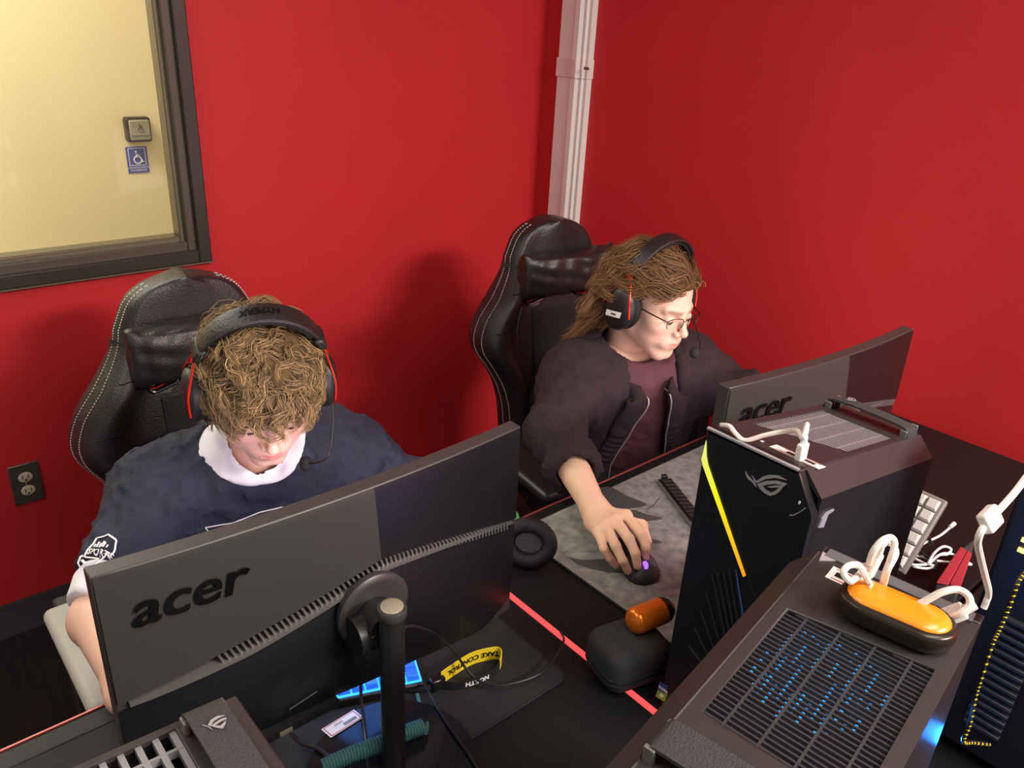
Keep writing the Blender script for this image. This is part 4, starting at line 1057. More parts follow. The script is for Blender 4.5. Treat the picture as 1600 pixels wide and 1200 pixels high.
    def cardi(P):
        d = torso(P, .024)
        q = P-f32(c0); u = q@f32(e1); fw_ = q@f32(e2); v = q@f32(e3)
        open_ = np.abs(u-.010-.05*v)-(.060+np.clip(-v, 0, .4)*.24)
        d = np.where(fw_ > -.02, smax(d, -(open_), .010), d)
        d = smax(d, -rc(P, nb+e2*.02, fr.w((0, .02, -.06)), .068, .085), .008)
        for s, e, c, w_ in ((shR, elR, cfR, wrR), (shL, elL, cfL, wrL)):
            a = smin(rc(P, s, e, .070, .056), rc(P, e, c, .056, .049), .03)
            L_ = np.linalg.norm(e-s); al = (P-f32(s))@f32(unit(e-s))
            a = a+.0055*np.sin(al*110+noise3(P, 22, 4)*1.6)*np.clip(al/.1, 0, 1)
            ax = f32(unit(w_-e)); t_ = (P-f32(c))@ax
            ribm = 1/(1+np.exp(-(t_+.055)/.004)); a = a+ribm*(rib(P, e, c, 26, .0016)-.004)
            a = smax(a, t_, .006); a = smax(a, -rc(P, e, w_, .034, .0405), .004)
            d = smin(d, a, .045)
        return smax(d+fold(P, 26, 15, .004)+wrinkle(P, 38, 16, .005), .46-P[..., 2], .012)
    V, F = surfnet(cardi, (.88, .72, .44), (1.78, 1.62, 1.0), .0055); V = relax(V, F, 1); nmesh(V, F, 'cardigan', 'knit', t)
    # ribbed shawl collar along the opening
    col = []
    secs = []
    ring = []
    for k in range(15):
        a = pi*(.5+k/14*1.0); 
    sd = lambda p: float(torso(np.array(p, np.float32)[None], 0)[0])
    for sg in (-1, 1):
        pth = []
        for k in range(13):
            s = k/12
            if s < .38: an_ = (s/.38)*1.75; p = nb+e3*(.012-.012*s)+(e1*sg*sin(an_)-e2*cos(an_))*.078-e2*.01
            else: q = (s-.38)/.62; p = nb+e1*sg*(.074+.012*q)+e2*(.02+.06*min(1, q*2))-e3*(q*.20)
            for _ in range(8):
                d_ = sd(p); g = A(*[(sd(p+np.eye(3)[i]*.004)-sd(p-np.eye(3)[i]*.004))/.008 for i in range(3)]); p = p+g*(.026-d_)/(g@g+1e-6)*.6
            pth.append(p)
        pth = catmull(pth, 7); mb = MB(); N_ = len(pth)
        T_ = np.gradient(pth, axis=0); secs = []
        for i in range(N_):
            p = pth[i]; g = A(*[(sd(p+np.eye(3)[j]*.004)-sd(p-np.eye(3)[j]*.004)) for j in range(3)]); g = unit(g); lat = unit(np.cross(unit(T_[i]), g))
            hw = .030*(1-.25*i/N_); r_ = .0018*(1 if (i//2) % 2 else -1)
            secs.append([p+lat*hw*cos(a)+g*(.011+r_)*sin(a) for a in np.linspace(0, 2*pi, 15)[:-1]])
        MB().loft(secs).build('ribbed_collar', 'knit', t, world=True, ang=180)
        if sg: 
            zp = [p+unit(A(*[(sd(p+np.eye(3)[j]*.004)-sd(p-np.eye(3)[j]*.004)) for j in range(3)]))*.010-e1*sg*.024 for p in pth[30:]]
            zp2 = zp[-1]; ext = [zp2-e3*.03*k+e2*.004*k for k in range(1, 8)]
            MB().tube(zp+ext, .0016, 5).build('zip_edge', 'silver', t, world=True)
    return t, fr
def hair_plum(t, fr):
    col = (.215, .112, .045)
    def reg(p):
        x, y, z = p[..., 0], p[..., 1], p[..., 2]
        line = np.where(y < -.045, .068, np.where(y < .0, .068-(y+.045)*1.6, np.where(y < .04, -.004-.9*y, -.04-.5*(y-.04))))
        return z-line
    V, F, C = cap_mesh(fr, t, reg, .009, col, None)
    root = scalp_points(430, lambda p: reg(p) > .0, 22)
    g = fr.R.T@A(0, 0, -1)
    sk = lambda P: smin(skull(P), rc(P, (0, .03, -.05), (0, .08, -.22), .052, .07), .02)
    r = np.random.default_rng(9); side = r.uniform(.6, 1.3, (len(root), 1))
    def flow(P, N, s):
        part = P[:, 0:1]-.012
        d = np.concatenate([np.sign(part)*(.55-.4*s)*np.ones_like(part), np.full_like(part, .95), np.full_like(part, -.15)], 1)
        back = np.clip((P[:, 1:2]-.02)/.07, 0, 1)
        d = d*(1-back*.80)+g*(.25+1.5*back*(0.4+s))
        d = d-(d*N).sum(1)[:, None]*N*np.clip(1-s*1.1, 0, 1)
        return d
    L = r.uniform(.22, .30, len(root)); L = L-np.clip(root[:, 1]-.02, 0, .1)*.9
    off = r.uniform(.008, .026, (len(root), 1))
    G = hair_guides(root, 20, L, flow, sk, off, .75, 62, 33)
    # volume: fuller towards the ends, behind the ears
    k = np.linspace(0, 1, 20)[None, :, None]; G[:, :, 1:2] += .030*k**2; G[:, :, 0:1] *= 1+.22*k**1.5
    S = clumps(G, 20, .0052, .0050, 7)
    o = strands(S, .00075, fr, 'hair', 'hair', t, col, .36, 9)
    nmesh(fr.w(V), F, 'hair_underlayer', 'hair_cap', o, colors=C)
    return o
def glasses(fr):
    t = thing('glasses', 'thin dark half rim glasses on the person in the plum cardigan', 'glasses', tuple(fr.w((0, -.1, 0))))
    W = dict(world=True)
    for s in (-1, 1):
        y0 = -.103
        rim = [(.008, -.003), (.011, .008), (.022, .0125), (.040, .0125), (.051, .008), (.0535, -.001), (.050, -.012), (.041, -.0175), (.022, -.0175), (.012, -.012)]
        P = lambda x, z: A(s*x, y0+3.2*x*x, z)
        loop = catmull([fr.w(P(*q)) for q in rim], 5, closed=True)
        c = loop.mean(0); mb = MB(); mb.add([c]+list(loop), [(0, i+1, (i+1) % len(loop)+1) for i in range(len(loop))]); mb.build('lens', 'lens', t, **W)
        MB().tube(catmull([fr.w(P(*q)) for q in [rim[-1], rim[0], rim[1], rim[2], rim[3], rim[4], rim[5], rim[6]]], 5), .0010, 6).build('half_rim', 'glass_frame', t, **W)
        MB().tube(catmull([fr.w(A(s*.0525, y0+.009, .006)), fr.w(A(s*.064, -.082, .008)), fr.w(A(s*.074, -.03, .006)), fr.w(A(s*.080, .03, .002))], 6), .0016, 6).build('temple_arm', 'glass_frame', t, **W)
        MB().tube(catmull([fr.w(P(.010, -.002)), fr.w(A(s*.009, -.101, -.009))], 3), .0007, 5).sphere(fr.w(A(s*.0085, -.0995, -.010)), (.0022, .002, .0035), 8, 6).build('nose_pad', 'lens', t, **W)
    MB().tube(catmull([fr.w((-.009, -.1025, .003)), fr.w((0, -.1045, .0065)), fr.w((.009, -.1025, .003))], 5), .0011, 6).build('bridge', 'glass_frame', t, **W)

pn, frn, shR1, elR1 = person_navy()
hair_navy(pn, frn)
headset('black headset with thin red arms worn over curly light brown hair', frn, .020, A(.062, -.075, -.135), 'HYPERX', False)
pp, frp = person_plum()
hair_plum(pp, frp)
glasses(frp)
headset('black headset with a white label on its ear cup worn over long wavy hair', frp, .014, A(.045, -.125, -.075), '', True)
# ------------------------------------------------------------------ gaming chairs
def chair(label, loc, rz, glare_pad):
    t = thing('gaming_chair', label, 'chair', loc, rz)
    prof = [(.42, .18), (.50, .185), (.60, .188), (.66, .203), (.72, .236), (.76, .266), (.80, .273), (.85, .252), (.90, .208), (.95, .168), (.977, .152), (1.0, .146), (1.02, .136), (1.05, .120), (1.07, .097), (1.083, .066), (1.092, .030), (1.0945, .006)]
    zs = np.array([p[0] for p in prof]); ws = np.array([p[1] for p in prof])
    rows = list(np.linspace(.42, 1.0, 40))+list(np.linspace(1.0, 1.07, 10))[1:]+[1.078, 1.083, 1.088, 1.092, 1.0942]
    sm = np.interp(rows, zs, ws); sm = np.convolve(np.r_[sm[0], sm, sm[-1]], [.25, .5, .25], 'valid')
    yb = lambda z: .205+.10*(z-.42)/.65
    us = np.linspace(-1, 1, 29)
    def fy(u, z, w_):
        bol = max(0, min(1, (abs(u)-.52)/.25)); s = bol*bol*(3-2*bol)
        amp = .050*min(1, max(0, (1.0-z)/.10)); edge = (max(0, abs(u)-.86)/.14)**2
        pan = -.010*cos(u*pi/1.04) if abs(u) < .52 else 0
        return yb(z)-.012-amp*s+edge*(.045+amp*.6)+pan*.6-.012*max(0, (z-1.0)/.09)*(1-u*u)
    secs = []
    for z, w_ in zip(rows, sm):
        fr_ = [A(u*w_, fy(u, z, w_), z) for u in us]
        bk = [A(u*w_*.97, yb(z)+.045+.012*(1-u*u), z) for u in us[::-1]]
        secs.append(fr_+bk)
    br = MB().loft(secs).build('backrest', 'leather', t, ang=60)
    def slot_path(sx, k=1.0, n=20):
        c = A(sx*.082, 0, .893); d = unit(A(1, 0, -.28*sx)); e = A(-d[2], 0, d[0]); out = []
        for a in np.linspace(0, 2*pi, n, endpoint=False): out.append(c+d*(.017*np.sign(cos(a))+.0125*k*cos(a))+e*.0125*k*sin(a))
        return out
    for sx in (-1, 1):
        cut = MB().prism([p+A(0, .05, 0) for p in slot_path(sx)], (0, .5, 0)).build('cutter', 'leather', t)
        md = br.modifiers.new('slot', 'BOOLEAN'); md.operation = 'DIFFERENCE'; md.object = cut; md.solver = 'EXACT'
        bpy.context.view_layer.update(); dg = bpy.context.evaluated_depsgraph_get()
        me = bpy.data.meshes.new_from_object(br.evaluated_get(dg)); br.modifiers.clear(); br.data = me; bpy.data.objects.remove(cut)
        MB().tube([A(p[0], fy(p[0]/.21, p[2], .21)-.002, p[2]) for p in slot_path(sx, 1.15, 28)], .004, 8, closed=True, upv=(0, 1, 0)).build('harness_slot_rim', 'black_gloss', t)
        MB().tube([A(p[0], fy(p[0]/.21, p[2], .21)+.012, p[2]) for p in slot_path(sx, 1.0, 28)], .002, 6, closed=True, upv=(0, 1, 0)).build('red_slot_liner', 'red_trim', t)
    W_ = lambda z: float(np.interp(z, rows, sm))
    # centre panel, its seams, piping and white stitching along both edges
    pan = []
    for z in np.linspace(.45, .86, 20):
        pan.append([A(u*W_(z)*.45 if z < .66 else u*.092, fy(u*.4, z, 1)-.004-.005*cos(u*1.5), z) for u in np.linspace(-1, 1, 11)])
    MB().loft(pan, closed=False, cap=False).build('centre_panel', 'leather2', t)
    for sx in (-1, 1):
        for uu, nm in ((.995, 'stitching'), (.965, 'stitching')):
            pts = [A(sx*uu*W_(z), fy(sx*uu, z, 1)-.0012, z) for z in np.linspace(.46, 1.085, 260)]
            pts = [p for p in pts if True]; mb = MB()
            for k in range(0, len(pts)-2, 2): mb.tube(pts[k:k+2], .0011, 4)
            stuff(mb.build(nm, 'stitch', t))
        MB().tube([A(sx*.53*W_(z), fy(sx*.53, z, 1)-.002, z) for z in np.linspace(.46, .87, 30)], .003, 6).build('piping', 'leather', t)
        for zz in (.925, .83, .68):
            MB().tube([A(sx*u*W_(zz-.02*(u-.6)), fy(sx*u, zz-.02*(u-.6), 1)-.001, zz-.02*(u-.6)) for u in np.linspace(.56, .90, 10)], .0012, 5).build('panel_seam', 'leather2', t)
    # headrest cushion with pinched corners
    def pil(P):
        q = P-A(0, yb(.955)-.052, .965).astype(np.float32); x, y, z = q[..., 0], q[..., 1], q[..., 2]
        hz = .050+.012*(np.abs(x)/.15)**3; hy = .044*np.clip(1-(np.abs(x)/.172)**4, .16, 1)*np.clip(1-(np.abs(z)/.075)**4, .2, 1)
        d = np.maximum(np.maximum(np.abs(x)-.150+.004*np.cos(z*40), np.abs(z)-hz), np.abs(y)-hy)
        return d*.7+.0022*noise3(P, 55, 3)+.0015*np.sin(x*150+noise3(P, 30, 8))*np.exp(-(np.abs(x)-.15)**2/.0009)
    V, F = surfnet(pil, (-.18, yb(.955)-.13, .86), (.18, yb(.955)+.02, 1.06), .005); V = relax(V, F, 3)
    me = bpy.data.meshes.new('headrest_cushion'); me.from_pydata(V.tolist(), [], F.tolist()); link('headrest_cushion', me, 'leather', t, ang=180)
    MB().tube([A(x, yb(.955)-.093+.9*abs(x)**2, .975-.008*cos(x*20)) for x in np.linspace(-.085, .085, 12)], .0012, 5).build('cushion_seam', 'leather2', t)
    for sx in (-1, 1): MB().loft([[A(sx*.118, yb(.96)-.03, .96+dz), A(sx*(W_(.97)*.9), yb(.96)-.012, .972+dz), A(sx*(W_(.97)+.001), yb(.96)+.03, .972+dz)] for dz in (-.012, .012)], closed=False, cap=False).build('cushion_strap', 'strap', t)
    # lumbar cushion
    V, F = surfnet(lambda P: rbox(P, (0, yb(.58)-.055, .58), (.14, .045, .075), .04)+.002*noise3(P, 60, 4), (-.2, .08, .48), (.2, .3, .70), .008); V = relax(V, F, 2)
    me = bpy.data.meshes.new('lumbar_cushion'); me.from_pydata(V.tolist(), [], F.tolist()); link('lumbar_cushion', me, 'leather', t, ang=180)
    # seat with raised sides
    secs = []
    for y in np.linspace(-.27, .20, 14):
        r_ = min(1, (y+.27)/.05+.35)
        secs.append([A(u*.265, y, .36+.03*(1-r_)) for u in (-1, 1)]+[A(u*.265, y, .36+r_*(.088+.022*max(0, (abs(u)-.6)/.4)**1.5-.03*max(0, (abs(u)-.93)/.07))) for u in np.linspace(1, -1, 21)])
    MB().loft(secs).build('seat', 'leather', t, ang=50)
    for sx in (-1, 1):
        x = sx*.365
        MB().box((x-.02, -.02, .34), (x+.02, .05, .625)).box((min(x, sx*.22), -.02, .335), (max(x, sx*.22), .05, .36)).build('armrest_post', 'black_matte', t, bevel=.006)
        MB().box((x-.045, -.29, .625), (x+.045, -.01, .655)).build('armrest_pad', 'armpad_glare' if glare_pad else 'black_plastic', t, bevel=.014, segs=4)  # glare painted into the pad colour where the flag is set
    MB().lathe([(.028, .10), (.028, .25), (.045, .26), (.045, .335), (.10, .345), (.10, .36)], (0, 0, 0), n=20).build('gas_lift', 'black_matte', t)
    for k in range(5):
        a = 2*pi*k/5+.3; d = A(cos(a), sin(a), 0)
        lg_ = MB().tube([A(0, 0, .115)+d*.02, A(0, 0, .10)+d*.16, A(0, 0, .075)+d*.30], [.032, .026, .018], 8, flat=.7).build('leg', 'black_matte', t)
        MB().lathe([(.020, -.012), (.027, -.009), (.027, .009), (.020, .012)], A(d[0]*.30, d[1]*.30, .028), (-d[1], d[0], 0), n=16).tube([A(d[0]*.30, d[1]*.30, .03), A(d[0]*.30, d[1]*.30, .075)], .008, 6).build('caster', 'rubber', lg_)
    return t
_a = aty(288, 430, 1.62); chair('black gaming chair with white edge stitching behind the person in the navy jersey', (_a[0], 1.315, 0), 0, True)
_a = aty(851, 340, 1.56); chair('black gaming chair with white edge stitching behind the person in the plum cardigan', (_a[0]+.005, 1.265, .02), radians(-8), False)

# ------------------------------------------------------------------ prints on the jersey
def near_surface(obs, origin, d):
    dg = bpy.context.evaluated_depsgraph_get(); best = None
    for ob in obs:
        inv = ob.matrix_world.inverted()
        ok, loc, nrm, _ = ob.ray_cast(inv@Vector(origin), (inv.to_3x3()@Vector(d)).normalized())
        if ok:
            p = np.array(ob.matrix_world@loc); n = np.array((ob.matrix_world.to_3x3()@nrm).normalized())
            if best is None or np.linalg.norm(p-origin) < np.linalg.norm(best[0]-origin): best = (p, n)
    return best
bpy.context.view_layer.update()
_jer = [o for o in pn.children if o.name.startswith('jersey')]
def print_on(name, polylines, r, m, par, obs):
    mb = MB()
    for pl in polylines:
        pts = []
        for a, b in pl:
            h = near_surface(obs, CP, unit(ray(a, b)))
            if h is not None: pts.append(h[0]+h[1]*.0012)
        if len(pts) > 1: mb.tube(pts, r, 5, flat=.6)
    if mb.v: return mb.build(name, m, par, world=True)
def dense(pl, n=8):
    out = []
    for (a, b), (c, d) in zip(pl[:-1], pl[1:]): out += [(a+(c-a)*k/n, b+(d-b)*k/n) for k in range(n)]
    return out+[pl[-1]]
print_on('chest_outline_print', [dense([(330, 836), (320, 824), (365, 816), (405, 800), (440, 792)])], .0016, 'white', pn, _jer)
# sleeve badge: crest outline with ESPORTS lettering
_b = near_surface(_jer, CP, unit(ray(152, 862)))
if _b is not None:
    ex_ = unit(_rt-_b[1]*(_rt@_b[1])); ez_ = np.cross(_b[1], ex_)
    ca, sa = cos(radians(-14)), sin(radians(-14)); ex_, ez_ = ex_*ca+ez_*sa, ez_*ca-ex_*sa
    def SP(u, v):
        o = _b[0]+ex_*u+ez_*v+_b[1]*.10; h = near_surface(_jer, o, -_b[1])
        return (h[0]+h[1]*.0013) if h is not None and np.linalg.norm(h[0]-o) < .16 else _b[0]+ex_*u+ez_*v
    s_ = .031
    crest = [(-.55, .75), (-.2, .85), (0, 1.0), (.3, .85), (.62, .72), (.66, .25), (.58, .0), (.72, -.3), (.55, -.8), (.1, -.88), (-.25, -1.0), (-.6, -.75), (-.78, -.35), (-.60, -.05), (-.62, .3)]
    bd = MB().tube([SP(x*s_, y*s_) for x, y in dense(crest+[crest[0]], 4)], .0015, 5, flat=.6).build('sleeve_badge', 'white', pn, world=True)
    V, Fc = text_mesh('ESPORTS', s_*.37, 0, .0002); MB().add([SP(x, y-s_*.12) for x, y, z in V], Fc).build('badge_lettering', 'white', bd, world=True, smooth=False, fix=False)
    mb = MB()
    for k, hgt in enumerate((.18, .30, .24, .34, .26, .16)): mb.tube([SP(s_*(-.42+.15*k), s_*.28), SP(s_*(-.42+.15*k), s_*(.28+hgt))], .0014, 5, flat=.6)
    mb.build('badge_skyline', 'white', bd, world=True)
    MB().tube([SP(x*s_, y*s_) for x, y in dense([(-.45, -.36), (.1, -.40), (.45, -.44)], 4)], .0016, 5, flat=.6).build('badge_stripe', 'white', bd, world=True)
    MB().tube([SP(x*s_, y*s_) for x, y in dense([(-.5, -.55), (-.2, -.72), (.2, -.62), (.45, -.5)], 4)], .0022, 5, flat=.6).build('badge_swoosh', 'white', bd, world=True)

# ------------------------------------------------------------------ mouse pads, mice, keyboards
def roundrect(x0, x1, y0, y1, r, n=5):
    out = []
    for cx, cy, a0 in ((x1-r, y1-r, 0), (x0+r, y1-r, 90), (x0+r, y0+r, 180), (x1-r, y0+r, 270)):
        out += [A(cx+r*cos(radians(a0+90*k/n)), cy+r*sin(radians(a0+90*k/n)), 0) for k in range(n+1)]
    return out
def mousepad(label, x0, x1, y0, y1, m, rz=0):
    t = thing('mouse_pad', label, 'mouse pad', ((x0+x1)/2, (y0+y1)/2, ZD+.0006), rz); hx, hy = (x1-x0)/2, (y1-y0)/2
    MB().prism(roundrect(-hx, hx, -hy, hy, .018), (0, 0, .003)).build('pad', m, t, smooth=False)
    MB().tube([p+A(0, 0, .0022) for p in roundrect(-hx, hx, -hy, hy, .018)], .0018, 6, closed=True).build('stitched_rim', 'pad_rim', t)
    return t
mousepad('black mouse pad beneath the large monitor in front of the person in the navy jersey', -.05, .667, .585, .895, 'pad_black')
pad2 = mousepad('grey claw print mouse pad under the hand of the person in the plum cardigan', .842, 1.60, .520, .905, 'pad_grey')
def claw(pts):
    q = [atz(a, b, ZD+.0040) for a, b in pts]
    MB().prism(catmull(q, 4, closed=False), (0, 0, .0002)).build('claw_print', 'pad_dark', pad2, world=True, smooth=False)
C1 = lambda l: [(800+x/3.3325, 640+y/3.3325) for x, y in l]
for l in ([(400, 430), (500, 400), (600, 450), (702, 494), (600, 515), (500, 512), (440, 480)], [(575, 545), (630, 522), (700, 545), (785, 566), (690, 580), (630, 565)],
          [(610, 585), (650, 590), (690, 607), (640, 608)], [(705, 672), (740, 675), (782, 692), (720, 695)], [(290, 765), (370, 782), (470, 778), (560, 770), (700, 815), (775, 842), (640, 850), (520, 848), (400, 825), (330, 800)]): claw(C1(l))
for l in ([(190, 740), (460, 738)], [(280, 765), (345, 830)], [(372, 640), (380, 715)], [(700, 520), (735, 500), (770, 455)]):
    q = [atz(a, b, ZD+.0041) for a, b in C1(dense(l, 4))]; MB().tube(q, .0009, 4, flat=.3).build('print_line', 'pad_grey' if l[0][0] != 700 else 'pad_dark', pad2, world=True)

def mouse(label, c, d):
    d = unit(A(d[0], d[1], 0)); t = thing('computer_mouse', label, 'mouse', (c[0], c[1], ZD+.0042), atan2(d[1], d[0]))
    def f(P):
        x, y, z = P[..., 0], P[..., 1], P[..., 2]
        w_ = .031-.004*np.cos(x*70)*.8; h = .037*np.clip(1-((x+.012)/.078)**2, .05, 1)**.6
        return np.maximum(((np.abs(x/.062))**3+(np.abs(y)/w_)**3+(np.clip(z, 0, 1)/h)**3.0)**(1/3)-1, -z/.03)*.025
    V, F = surfnet(f, (-.075, -.045, -.006), (.075, .045, .05), .003); V = relax(V, F, 2)
    me = bpy.data.meshes.new('shell'); me.from_pydata(V.tolist(), [], F.tolist()); link('shell', me, 'black_plastic', t, ang=180)
    MB().lathe([(.006, -.0025), (.007, -.0015), (.007, .0015), (.006, .0025)], (.040, 0, .0262), (0, 1, 0), n=18).build('scroll_wheel', 'purple_led', t)
    MB().tube([A(x, 0, .0385*max(.05, 1-((x+.012)/.078)**2)**.6+.0004) for x in np.linspace(.0, .028, 6)], .0007, 4).build('button_gap', 'hole', t)
_p0, _p1 = atz(970, 842, .765), atz(1010, 892, .765)
mouse('black computer mouse with a purple lit wheel under the hand on the grey pad', (_p0+_p1)/2+A(.002, .0, 0), _p1-_p0)

def keyboard(label, corner, rz, cols, rows, pitch, m_case, m_key, mirror=False, glow=None, hk=.010, hcase=.018, tilt=0, zb=ZD+.0042, group=None, fr_=.006):
    t = thing('keyboard', label, 'keyboard', (corner[0], corner[1], zb), rz)
    L_, W_ = cols*pitch+2*fr_, rows*pitch+2*fr_
    MB().box((0, 0, 0), (L_, W_, hcase)).build('case', m_case, t, bevel=.003)
    if glow: MB().box((.004, .004, hcase), (L_-.004, W_-.004, hcase+.0008)).build('backlight_plate', glow, t, smooth=False)
    k = pitch*.46; hk_ = hk
    kp = MB().hexa([A(-k, -k, 0), A(k, -k, 0), A(k, k, 0), A(-k, k, 0), A(-k*.78, -k*.72, hk_), A(k*.78, -k*.72, hk_), A(k*.78, k*.82, hk_), A(-k*.78, k*.82, hk_)]).build('keycap', m_key, t, bevel=.001)
    first = True
    for j in range(rows):
        for i in range(cols):
            if j == rows-1 and 4 <= i <= 8 and cols > 10:
                if i != 4: continue
                o = inst(kp, 'keycap', t, (0, 0, 0)); o.scale = (5.1, 1, 1); loc = (fr_+pitch*6.5, fr_+pitch*(rows-.5), hcase+.001)
            else:
                o = kp if first else inst(kp, 'keycap', t, (0, 0, 0)); first = False; loc = (fr_+pitch*(i+.5), fr_+pitch*(j+.5), hcase+.001)
            o.location = loc
    return t
# blue lit keyboard under the tilted monitor: near right corner at the photographed corner
_k = A(.490, .688); _d = unit(A(.927, -.375)); _L = 15*.019+.012
_c0 = _k-_d*_L
kb1 = keyboard('compact keyboard with glowing blue keys under the large monitor', (_c0[0], _c0[1]), atan2(_d[1], _d[0]), 15, 5, .019, 'black_plastic', 'key_blue', glow='key_glow', hk=.008, hcase=.014)
point('keyboard_glow', (.42, .745, .80), .35, (.05, .3, 1), .05)
# slim ribbed bar on the grey pad
b0, b1 = atz(1038, 749, ZD+.012), atz(1098, 826, ZD+.012); d = unit(b1-b0)
t = thing('ribbed_bar', 'slim black ribbed bar with a pale edge lying on the grey pad', 'bar', (b0[0], b0[1], ZD+.0043), atan2(d[1], d[0]))
MB().box((0, -.015, 0), (.22, .015, .010)).build('body', 'black_gloss', t, bevel=.002)
MB().box((.002, -.0165, .003), (.218, -.0148, .009)).build('pale_edge', 'fin', t)
rb = MB().box((-.0055, -.011, 0), (.0055, .011, .004)).build('rib', 'key_black', t, bevel=.001); rb.location = (.012, .001, .010)
for k in range(1, 15): inst(rb, 'rib', t, (.012+.0140*k, .001, .010))
MB().box((-.006, -.006, .004), (.004, .006, .018)).build('end_latch', 'black_gloss', t, bevel=.002)
# white keyboard propped up behind the tower
V_, U_ = unit(A(.02, 1, 0)), unit(A(.098, .019, .110)); X_ = -V_; U_ = unit(U_-X_*(U_@X_)); N_ = np.cross(X_, U_)
k3 = keyboard('pale keyboard propped on edge behind the light bar tower with cables over it', (0, 0), 0, 4, 6, .0228, 'kb_grey', 'key_white', hk=.007, hcase=.012)
o_ = atz(1415, 900, ZD+.024)+V_*(4*.0228+.012)
k3.matrix_world = Matrix([[X_[i], U_[i], N_[i], o_[i]] for i in range(3)]+[[0, 0, 0, 1]])
MB().hexa([A(.03, .10, 0), A(.07, .10, 0), A(.07, .125, 0), A(.03, .125, 0), A(.03, .060, -.045), A(.07, .060, -.045), A(.07, .075, -.045), A(.03, .075, -.045)]).build('prop_stand', 'kb_grey', k3)

# ------------------------------------------------------------------ small things on the desks
def cord(name, label, cat, pts, r, m, group=None, n=8, closed=False):
    o = MB().tube(catmull([np.asarray(p, float) for p in pts], n), r, 8).build(name, m)
    return tag(o, label, cat, group)
Zp = lambda *l: [atz(*q) for q in l]
# lanyard
t = thing('lanyard', 'yellow printed wrist strap looped on the black mouse pad', 'lanyard', tuple(atz(735, 1045, ZD+.004)))
lp = catmull([atz(a, b, ZD+.0165) for a, b in ((689, 1060), (706, 1048), (735, 1030), (762, 1022), (779, 1021), (783, 1031), (772, 1047), (745, 1061), (712, 1068), (690, 1066))], 8)
hh = .0115
for p in lp: pass
secs = []
T_ = np.gradient(lp, axis=0)
for i, p in enumerate(lp):
    nrm = unit(np.cross(T_[i], A(0, 0, 1))); k_ = min(1, max(0, (i-38)/8)); top = hh*(1-.75*k_); secs.append([p+nrm*a+A(0, 0, b) for a, b in ((-.0006, -hh), (.0006, -hh), (.0006, top), (-.0006, top))])
MB().loft(secs[:44]).build('ribbon', 'yellow', t, world=True)
MB().loft(secs[43:]).build('ribbon', 'pad_rim', t, world=True)['label'] = 'black reverse side of the strap'
def ribbon_text(body, i0, i1, side, size, flip, m='logo_dark'):
    seg = np.array(lp[i0:i1]); cum = np.r_[0, np.cumsum(np.linalg.norm(np.diff(seg, axis=0), axis=1))]
    V, Fc = text_mesh(body, size, 0, .0004); mid = cum[-1]/2; out = []
    for x, y, z in V:
        s = mid+x*(-1 if flip and side > 0 else 1); s = min(max(s, 0), cum[-1]-1e-4)
        p = A(*[np.interp(s, cum, seg[:, k]) for k in range(3)]); k = min(np.searchsorted(cum, s), len(seg)-1); tg = unit(seg[k]-seg[k-1])
        n_ = unit(np.cross(tg, A(0, 0, 1)))*side; out.append(p+n_*.0011+A(0, 0, (y-size*.36)*(-1 if flip else 1)-(.0045 if side < 0 else 0)))
    MB().add(out, Fc).build('lettering', m, t, world=True, smooth=False, fix=False)
ribbon_text('TAKE CONTROL', 3, 38, 1, .0118, True); ribbon_text('NORTH', 46, 66, -1, .0105, True, 'white')
MB().box((-.012, -.007, -.010), (.010, .007, .010)).xf(lambda q: q+lp[0]+A(-.006, 0, -.004)).build('clip', 'black_gloss', t, world=True, bevel=.003)
MB().tube(catmull([lp[0]+A(-.016, 0, -.006), lp[0]+A(-.030, .008, -.008), lp[0]+A(-.045, .02, -.010)], 4), .004, 8).build('cord_loop', 'rubber', t, world=True)
# coiled teal cable
axis = catmull(Zp((505, 1200, .772), (545, 1181, .772), (600, 1160, .772), (640, 1143, .772), (662, 1135, .770)), 24); nturn = 34; pts = []
cl = np.r_[0, np.cumsum(np.linalg.norm(np.diff(axis, axis=0), axis=1))]
for k in range(nturn*10):
    s = cl[-1]*k/(nturn*10-1); p = A(*[np.interp(s, cl, axis[:, j]) for j in range(3)]); tg = unit(axis[min(len(axis)-1, int(k/(nturn*10)*len(axis))+1)]-axis[max(0, int(k/(nturn*10)*len(axis))-1)])
    a_ = unit(np.cross(tg, A(0, 0, 1))); a = 2*pi*k/10; pts.append(p+(a_*cos(a)+A(0, 0, 1)*sin(a))*.0085)
t = thing('coiled_cable', 'coiled teal braided keyboard cable in front of the monitor stand', 'cable', tuple(axis[60]*A(1, 1, 0)+A(0, 0, ZD)))
MB().tube(pts, .0024, 6).build('coil', 'teal', t, world=True)
MB().tube(catmull([pts[-1], atz(668, 1128, .752), atz(664, 1112, .750), atz(655, 1096, .752), atz(652, 1084, .756)], 6), .0026, 8).build('lead', 'teal', t, world=True)
